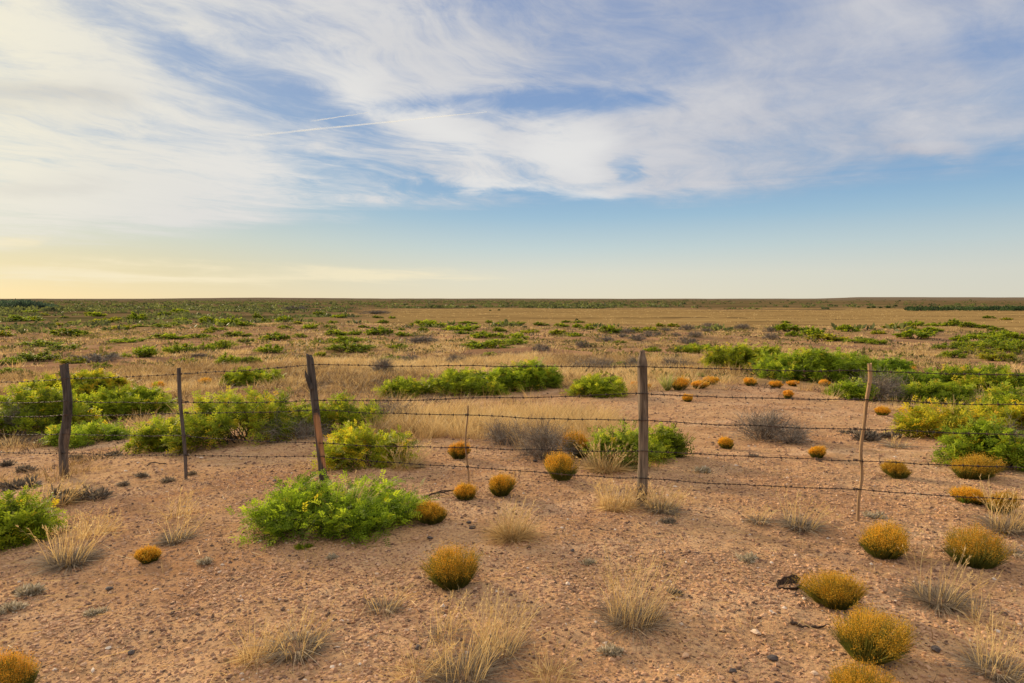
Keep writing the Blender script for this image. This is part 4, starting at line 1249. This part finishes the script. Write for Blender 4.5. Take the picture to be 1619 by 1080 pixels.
    for wi, ys in enumerate(YS):
        g = np.random.default_rng(60 + wi)
        A = [fence_pt(x_, y_) for x_, y_ in zip(XS, ys)]
        d0 = A[0] - A[1]; s0 = (FPL[0][0] - A[0][0]) / d0[0]
        first = np.array([FPL[0][0], FPL[0][1], A[0][2] + d0[2] * s0 * .6])
        d1 = A[-1] - A[-2]; s1 = (FPL[-1][0] - A[-1][0]) / d1[0]
        last = np.array([FPL[-1][0], FPL[-1][1], A[-1][2] + d1[2] * s1 * .6])
        A = np.array([first] + A + [last])
        pts = []
        for q in range(len(A) - 1):
            n = max(int(np.linalg.norm(A[q + 1] - A[q]) / .012), 4)
            s = np.linspace(0, 1, n, endpoint=False)[:, None]
            sag = -.012 * np.linalg.norm(A[q + 1] - A[q]) * .5 * 4 * s * (1 - s)
            sg = A[q] * (1 - s) + A[q + 1] * s
            sg[:, 2:] += sag
            pts.append(sg)
        pts = np.concatenate(pts + [A[-1:]])
        L = np.concatenate([[0], np.cumsum(np.linalg.norm(np.diff(pts, axis=0), axis=1))])
        pts[:, 2] += (fbm(L / .35, L * 0 + wi * 9, 70 + wi, 3) - .5) * .016
        T = norm(np.gradient(pts, axis=0)); up = np.array([0, 0, 1.]); N1 = norm(np.cross(T, up)); N2 = np.cross(N1, T)
        mb = MB()
        for sgn in (0, PI):
            ph = L / .075 * 2 * PI + sgn
            st = pts + (N1 * np.cos(ph)[:, None] + N2 * np.sin(ph)[:, None]) * .0025
            tube(mb, st, .0021, 5)
        # barbs: two turns of short wire with four ends, about every 12 cm
        s = .05
        while s < L[-1] - .05:
            k = np.searchsorted(L, s)
            c0, tt, n1, n2 = pts[k], T[k], N1[k], N2[k]
            a = np.linspace(0, 4 * PI, 14)
            coil = c0 + tt * ((a / (4 * PI) - .5) * .012)[:, None] + (n1 * np.cos(a)[:, None] + n2 * np.sin(a)[:, None]) * .0066
            tube(mb, coil, .0022, 4)
            for e in range(4):
                an = g.uniform(0, .6) + e * PI / 2
                dv = n1 * math.cos(an) + n2 * math.sin(an) + tt * g.uniform(-.5, .5)
                tube(mb, np.array([c0 + dv * .003, c0 + dv * .019]), [.0022, .0007], 4)
            s += .118 * g.uniform(.85, 1.15)
        link('barbed_wire', mb.mesh('barbed_wire', [m], True, off=ro), root)


build_fence()


# ------------------------------------------------------------------ bits lying on the soil
def bits():
    W = wood_material('dead_bark', (.035, .024, .018), (.12, .08, .055), (.2, .13, .08))
    # curled bark: a warped half shell
    p = hit(1247, 927); g = np.random.default_rng(5)
    u = np.linspace(R(25), R(335), 40)
    rx = .062 * (1 + .18 * np.sin(u * 2 + 1)); ry = .036 * (1 + .2 * np.sin(u * 3))
    cx, cy = np.cos(u) * rx, np.sin(u) * ry
    hh = .030 + .016 * np.sin(u * 1.5) + g.normal(0, .003, 40)
    lean = .55
    rings = []
    for off, up in ((0, 0), (0, 1), (.006, 1), (.008, 0)):
        k = 1 + off / .05 + up * lean * hh / .06
        rings.append(np.stack([cx * k, cy * k, up * hh + .004], -1))
    V = np.stack(rings, 1); i = np.arange(39)[:, None] * 4; j = np.arange(4)[None]; jn = (j + 1) % 4
    F = np.stack([i + j, i + jn, i + jn + 4, i + j + 4], -1).reshape(-1, 4)
    mb = MB(); mb.add(V.reshape(-1, 3), F, 0, .1); mb.add(V[0], np.array([[3, 2, 1, 0]]), 0, .1); mb.add(V[-1], np.array([[0, 1, 2, 3]]), 0, .1)
    ob = link('bark_piece', mb.mesh('bark_piece', [W]), None, p); ob.rotation_euler = (.15, 0, .25); tag(ob, 'curled dark bark piece lying left of the golden domes at right', 'bark')
    # sticks
    for px0, py0, px1, py1, r, lab in ((1249, 990, 1304, 996, .009, 'dark flat stick lying below the curled bark piece'),
                                       (668, 788, 742, 778, .008, 'black root branch at the foot of the straw-coloured stake'),
                                       (230, 738, 266, 733, .006, 'thin stick on the soil left of the grey stake')):
        a, b = hit(px0, py0), hit(px1, py1)
        t = np.linspace(0, 1, 12)[:, None]
        g = np.random.default_rng(int(px0))
        q = a * (1 - t) + b * t + g.normal(size=(12, 3)) * .005
        q[:, 2] += .012 - .018 * np.sin(t[:, 0] * PI) * (px0 > 1000) + .03 * np.sin(t[:, 0] * PI * 1.2) * (px0 < 700)
        mb = MB(); tube(mb, q - a, np.interp(t[:, 0], [0, .1, .8, 1], [.4, 1, .8, .3]) * r, 8, 0, .1)
        if px0 < 700:
            for f, dx in ((.35, .07), (.6, -.06), (.75, .05)):
                c = q[int(f * 11)] - a
                tube(mb, np.array([c, c + [dx, -.03, .01], c + [dx * 1.8, -.05, -.005]]), [.005, .004, .001], 6, 0, .1)
        o = link('fallen_stick', mb.mesh('fallen_stick', [W], True), None, a); tag(o, lab, 'stick')
    m, t, out = newmat('dark_rock')
    geo = t.nodes.new('ShaderNodeTexCoord')
    c = noise(t, X(t, geo.outputs['Object']), 60, 4, .6).ramp([(.3, (.035, .026, .023)), (.7, (.12, .088, .072))])
    b = t.nodes.new('ShaderNodeBsdfPrincipled'); b.inputs['Roughness'].default_value = .85
    t.links.new(c.so, b.inputs['Base Color']); t.links.new(b.outputs[0], out.inputs[0])
    import bmesh
    for i, (px, py, s, lab) in enumerate([
            (747, 836, .034, 'dark rock right of the flat-topped golden shrub'), (741, 829, .024, 'smaller dark rock touching another, right of the flat-topped golden shrub'),
            (680, 850, .024, 'dark rock just below the flat-topped golden shrub'), (173, 932, .026, 'dark rock alone on the lower left gravel'),
            (208, 1027, .022, 'dark rock on the gravel near the bottom left'), (661, 1027, .022, 'dark rock left of the grey based straw clump'),
            (846, 730, .030, 'black rock at the foot of the dark grey dead shrub'), (189, 765, .024, 'dark flat rock in front of the dark left post'),
            (905, 870, .022, 'brown rock between round golden shrub and middle post'), (1195, 1000, .03, 'whitish rock left of the biggest golden dome'),
            (1222, 1042, .028, 'dark rock near the bottom, left of the biggest golden dome'), (1480, 1030, .028, 'dark rock right of the biggest golden dome'),
            (1083, 1035, .024, 'tan rock at the bottom between straw clump and biggest dome'), (1158, 1063, .022, 'brown pointed rock near the bottom centre right'),
            (1288, 1067, .018, 'small pale stone at the bottom beside the cut golden shrub'), (347, 905, .018, 'small dark stone right of the pale mat plant'),
            (435, 760, .026, 'dark stone left of the leaning post on the soil'), (717, 740, .02, 'dark stone left of the thin stick, under the lowest wire')]):
        p = hit(px, py); g = np.random.default_rng(1700 + i)
        bm = bmesh.new(); bmesh.ops.create_icosphere(bm, subdivisions=3, radius=1)
        d = g.normal(size=(9, 3)); d /= np.linalg.norm(d, axis=1)[:, None]; off = g.uniform(.55, .95, 9)
        for v in bm.verts:
            co = np.array(v.co)
            for k in range(9):
                e = co @ d[k] - off[k]
                if e > 0: co = co - d[k] * e * .9
            v.co = co * s * .75 * np.array([1.3, 1.0, .62]) * (1 + .05 * g.normal())
        me = bpy.data.meshes.new('rock'); bm.to_mesh(me); bm.free()
        mm = m
        if 'whitish' in lab or 'pale' in lab or 'tan' in lab: mm = M_STONE
        me.materials.append(mm)
        at = me.attributes.new('v', 'FLOAT', 'FACE'); at.data.foreach_set('value', np.full(len(me.polygons), .97 if 'whit' in lab or 'pale' in lab else .85, np.float32))
        o = link('rock', me, None, p + [0, 0, s * .3]); o.rotation_euler = (0, 0, g.uniform(0, 6)); tag(o, lab, 'rock', 'loose rocks on the soil')


bits()


# ------------------------------------------------------------------ middle-distance bushes, each its own thing
def mid_mesh(seed, ns, nt, nfr, leaf, lw, dead=False):
    """a bush of unit half-width and unit height"""
    g = np.random.default_rng(seed)
    if dead:
        st, lf = bush_parts(g, .95, .95, .9, ns, nt, 0, twl=(.12, .32), dead=True, tw=.018, sr=.02)
        return lf.mesh('twigs', [M_DEAD]), st.mesh('stems', [M_DEAD])
    st, lf = bush_parts(g, .9, .9, .86, ns, nt, nfr, fl=leaf, pairs=0, lw=lw, twl=(.10, .26), yellow=.07, tw=.012, sr=.018, flat=.75)
    return lf.mesh('foliage', [M_LEAF]), st.mesh('stems', [M_TWIG])


NEARM = [mid_mesh(2000 + i, 40, 12, 6, .11, .05) for i in range(8)]
FARM = [mid_mesh(2050 + i, 30, 8, 6, .17, .09) for i in range(6)]
DEADM = [mid_mesh(2080 + i, 40, 12, 0, 0, 0, True) for i in range(4)]

LAND = [(0, 'above the left edge bushes'), (60, 'above the dark left post'), (160, 'above gap right of left post'), (255, 'above the grey stake'),
        (330, 'above gap right of grey stake'), (440, 'above the leaning post'), (560, 'above gap right of leaning post'), (690, 'above the thin straw stick'),
        (800, 'above the round green bush'), (900, 'above gap left of middle post'), (980, 'above the middle post'), (1060, 'above the red bank'),
        (1200, 'above the broad airy bush'), (1320, 'above the pale stake'), (1410, 'above gap right of pale stake'), (1520, 'above the right edge bushes')]
ROW = [(0, 'farthest row'), (500, 'far row'), (512, 'middle row'), (527, 'nearer row'), (545, 'nearest row')]
ORD = ['leftmost', 'second', 'third', 'fourth', 'fifth', 'sixth', 'seventh']


def last_le(tab, v):
    r = tab[0][1]
    for k, n in tab:
        if v >= k: r = n
    return r


def build_mid():
    items = ITEMS
    g = np.random.default_rng(31)
    cells = {}
    recs = []
    for (px, py, w, h, kind) in items:
        yl = g.random()
        if kind == 'grey': adj = 'grey leafless'
        elif yl < .22: adj = 'yellow-green'
        elif yl < .5: adj = 'dark green'
        else: adj = 'bright green'
        size = 'long low' if w > 45 else ('wide' if w > 27 else ('small' if w > 14 else 'tiny'))
        key = (size, adj, last_le(ROW, py), last_le(LAND, px))
        cells.setdefault(key, []).append(px)
        recs.append((px, py, w, h, kind, adj, key))
    for i, (px, py, w, h, kind, adj, key) in enumerate(recs):
        p = hit(px, py)
        a = w / 2 * p[1] / FPX * 1.2
        hh = h * p[1] / FPX * 1.06
        dep = min(a, 2.2)
        dr = norm(p[:2]); cx, cy = p[0] + dr[0] * dep * .5, p[1] + dr[1] * dep * .5
        cz = float(terrain(cx, cy))
        same = sorted(cells[key])
        noun = 'shrub' if kind == 'grey' else 'bush'
        lab = f'{key[0]} {adj} {noun}, {key[2]} {key[3]}'
        if len(same) > 1:
            q = same.index(px)
            lab = f"{ORD[q]} {key[0]} {adj} {noun}{' from left' if q else ''}, {key[2]} {key[3]}"
        far = p[1] > 75
        ms = (DEADM if kind == 'grey' else (FARM if far else NEARM))
        mf, msn = ms[i % len(ms)]
        nm = 'dead_shrub' if kind == 'grey' else 'mesquite_bush'
        grp = 'leafless grey shrubs across the scrubland' if kind == 'grey' else 'green bushes scattered across the scrubland'
        t = thing(nm, lab, 'dead shrub' if kind == 'grey' else 'bush', (cx, cy, cz - .02), grp, g.uniform(-.5, .5) + (PI if i % 2 else 0), (a, max(dep, a * .5), hh))
        o = link('twigs' if kind == 'grey' else 'foliage', mf, t)
        q = {'yellow-green': (1.05, .93, .9), 'dark green': (.70, .75, .8), 'bright green': (.90, .96, .8), 'grey leafless': (.9, .9, .9)}[adj]
        o.color = (*q, 1)
        link('branches' if kind == 'grey' else 'stems', msn, t)


build_mid()


# ------------------------------------------------------------------ far scrub, tree lines
def clumps(mb, g, x, y, w, h, nl, lw):
    n = len(x); z = terrain(x, y)
    N = n * nl
    d = norm(g.normal(size=(N, 3)) * [1, 1, .8]); d[:, 2] = np.abs(d[:, 2])
    rad = g.uniform(.35, 1, (N, 1)) ** .5
    P = d * rad * np.stack([np.repeat(w, nl), np.repeat(w, nl), np.repeat(h, nl)], -1) + np.stack([np.repeat(x, nl), np.repeat(y, nl), np.repeat(z, nl) - .05], -1)
    D = norm(d + g.normal(size=(N, 3)) * .6)
    V, F = diamonds(P, D, perp(D, g), np.repeat(w, nl) * lw * g.uniform(.7, 1.3, N), np.repeat(w, nl) * lw * .6)
    mb.add(V, F, 0, np.clip(np.repeat(g.uniform(.1, .55, n), nl) + g.normal(0, .1, N), 0, .84))


def build_far():
    g = np.random.default_rng(41)
    mb = MB()
    n = 9000
    r = np.exp(g.uniform(math.log(560), math.log(4200), n)); a = np.radians(g.uniform(-41, 41, n))
    x, y = np.sin(a) * r, np.cos(a) * r
    k = (g.random(n) < sstep(.40, .62, fbm(x / 140, y / 90, 95, 3)) * (1 - .75 * sstep(10, 18, np.degrees(a)))) & (plain(x, y) < .3)
    x, y = x[k], y[k]
    clumps(mb, g, x, y, g.uniform(1.2, 3.6, len(x)), g.uniform(.8, 2.0, len(x)), 22, .8)
    # small brush between the listed bushes on the left half
    n = 6500
    x, y = polar(g, n, 130, 700, 42)
    k = (plain(x, y) < .1) & (g.random(n) < sstep(.45, .62, fbm(x / 22, y / 30, 97, 3)))
    x, y = x[k], y[k]
    clumps(mb, g, x, y, g.uniform(.5, 1.7, len(x)) * (1 + np.hypot(x, y) / 600), g.uniform(.3, .9, len(x)), 20, .6)
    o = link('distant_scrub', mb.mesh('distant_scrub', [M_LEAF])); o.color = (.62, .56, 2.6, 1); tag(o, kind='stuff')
    mb = MB()
    for r0, r1, n, w0, w1, nl in ((15, 45, 1700, .10, .34, 40), (45, 160, 4200, .22, .75, 24)):
        x, y = polar(g, n, r0, r1, 42)
        k = (plain(x, y) < .2) & (g.random(n) < sstep(.44, .60, fbm(x / 9, y / 6, 101, 3))) & (cover(x, y) > .2)
        x, y = x[k], y[k]
        w = w0 + (w1 - w0) * g.random(len(x)) ** 2
        clumps(mb, g, x, y, w, w * g.uniform(.5, .95, len(x)), nl, .45)
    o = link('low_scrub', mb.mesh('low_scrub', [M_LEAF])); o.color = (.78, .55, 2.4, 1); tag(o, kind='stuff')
    # wood on the left horizon
    mb = MB()
    az0 = azel(-60, 480)[0]; az1 = azel(88, 480)[0]
    n = 330
    r = g.uniform(760, 960, n); a = np.radians(g.uniform(az0, az1, n)); x, y = np.sin(a) * r, np.cos(a) * r
    ed = np.clip((az1 - np.degrees(a)) / 1.5, .25, 1)
    clumps(mb, g, x, y, g.uniform(2.5, 4.5, n), g.uniform(5, 8, n) * ed, 60, .5)
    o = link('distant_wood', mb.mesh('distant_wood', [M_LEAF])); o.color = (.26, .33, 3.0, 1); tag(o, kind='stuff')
    # belt of dark shrubs on the right edge of the golden flat
    mb = MB()
    n = 170
    px = 1625 - 190 * g.random(n) ** 1.5
    P = np.array([hit(q, g.uniform(489, 491.6)) for q in px])
    clumps(mb, g, P[:, 0], P[:, 1], g.uniform(1.6, 3., n), g.uniform(1.4, 2.8, n), 34, .6)
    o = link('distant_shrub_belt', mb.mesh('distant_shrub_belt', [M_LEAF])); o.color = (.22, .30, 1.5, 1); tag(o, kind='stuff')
    lone = [(1373, 487.5, 6), (1381, 487, 7), (1392, 487.5, 6), (1404, 487.2, 8), (1436, 488.5, 7), (1452, 489, 8), (1463, 490.5, 7), (1472, 488.5, 8), (1488, 489.5, 6), (1422, 476.5, 4), (789, 491, 5), (775, 491.5, 4), (912, 506.5, 6)]
    mm = []
    for s in range(3):
        b = MB(); gg = np.random.default_rng(2300 + s); nl = 130
        d = norm(gg.normal(size=(nl, 3))); d[:, 2] = np.abs(d[:, 2])
        D = norm(d + gg.normal(size=(nl, 3)) * .6)
        V, F = diamonds(d * gg.uniform(.3, .85, (nl, 1)), D, perp(D, gg), .45, .3)
        b.add(V, F, 0, gg.uniform(.1, .6, nl)); mm.append(b.mesh('far_shrub', [M_LEAF]))
    for i, (px, py, w) in enumerate(sorted(lone)):
        p = hit(px, py); s = w / 2 * p[1] / FPX
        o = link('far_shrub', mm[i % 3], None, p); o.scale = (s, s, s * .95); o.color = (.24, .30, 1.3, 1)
        if px < 1000: lab = ['tiny dark shrub, left of a pair on the far golden flat', 'tiny dark shrub, right of a pair on the far golden flat', 'lone dark shrub on the near rim of the golden flat'][i]
        elif py < 480: lab = 'lone dark speck of shrub on the far right plateau'
        else:
            ii = [q for q in sorted(lone) if q[0] > 1000 and q[1] > 480].index((px, py, w))
            lab = f"tiny dark shrub, {['leftmost', 'second', 'third', 'fourth', 'fifth', 'sixth', 'seventh', 'eighth', 'ninth', 'tenth'][ii]} from left before the dark belt at right"
        tag(o, lab.replace('leftmost from left', 'leftmost'), 'shrub', 'far dark shrubs on the golden flat')


build_far()


# ------------------------------------------------------------------ contrails, high in the sky
def contrail(p0, p1, width, lab, seed):
    m, t, out = newmat('ice_trail')
    tc = t.nodes.new('ShaderNodeTexCoord')
    n = noise(t, mapping(t, X(t, tc.outputs['Object']), (.0006, .0006, .0006)), 1.0, 5, .6)
    al = (n.ss(.30, .62) * .6 + .4) * attr(t, 'v') * .32
    d = t.nodes.new('ShaderNodeBsdfDiffuse'); d.inputs[0].default_value = (.9, .9, .9, 1)
    tl = t.nodes.new('ShaderNodeBsdfTranslucent'); tl.inputs[0].default_value = (.9, .9, .9, 1)
    mx = t.nodes.new('ShaderNodeMixShader'); mx.inputs[0].default_value = .5
    t.links.new(d.outputs[0], mx.inputs[1]); t.links.new(tl.outputs[0], mx.inputs[2])
    tp = t.nodes.new('ShaderNodeBsdfTransparent'); m2 = t.nodes.new('ShaderNodeMixShader')
    t.links.new(al.so, m2.inputs[0]); t.links.new(tp.outputs[0], m2.inputs[1]); t.links.new(mx.outputs[0], m2.inputs[2])
    t.links.new(m2.outputs[0], out.inputs[0])
    ALT = 9500.
    pts = []
    for s in np.linspace(0, 1, 60):
        d_ = ray(p0[0] * (1 - s) + p1[0] * s, p0[1] * (1 - s) + p1[1] * s)
        pts.append(d_ * (ALT - CAMZ) / d_[2])
    pts = np.array(pts)
    g = np.random.default_rng(seed)
    L = np.arange(60) * .35
    pts[:, 2] += (fbm(L, L * 0, seed, 3) - .5) * 35
    mb = MB()
    rad = width * np.linspace(1.7, .45, 60) * (.7 + .6 * fbm(L * 2, L * 0 + 5, seed + 1, 2))
    s = len(pts)
    q0 = pts[0].copy()
    A = MB()
    tube(mb, pts - q0, rad, 8, 0, .5, False)
    mb.A[0] = np.repeat(np.clip(np.minimum(np.linspace(.15, 4, 59), np.linspace(8, .9, 59)), 0, 1), 8)
    o = link('contrail', mb.mesh('contrail', [m], True), None, q0 + [0, 0, CAMZ]); tag(o, lab, 'contrail', 'aircraft trails in the sky')


contrail((385, 216), (770, 177), 42, 'long thin white contrail slanting up across the blue gap in the clouds', 3)
contrail((490, 192), (582, 178), 26, 'short faint contrail just above the long one', 4)

# ------------------------------------------------------------------ camera and output
cd = bpy.data.cameras.new('camera'); cd.lens = 24; cd.sensor_width = 36; cd.clip_start = .05; cd.clip_end = 90000
co = bpy.data.objects.new('camera', cd); COL.objects.link(co)
co.location = (0, 0, CAMZ); co.rotation_euler = (PI / 2 - PITCH, 0, 0)
scene.camera = co
scene.view_settings.view_transform = 'Standard'; scene.view_settings.look = 'None'
scene.view_settings.exposure = 0.30; scene.view_settings.gamma = 1
scene.cycles.max_bounces = 8; scene.cycles.transparent_max_bounces = 8
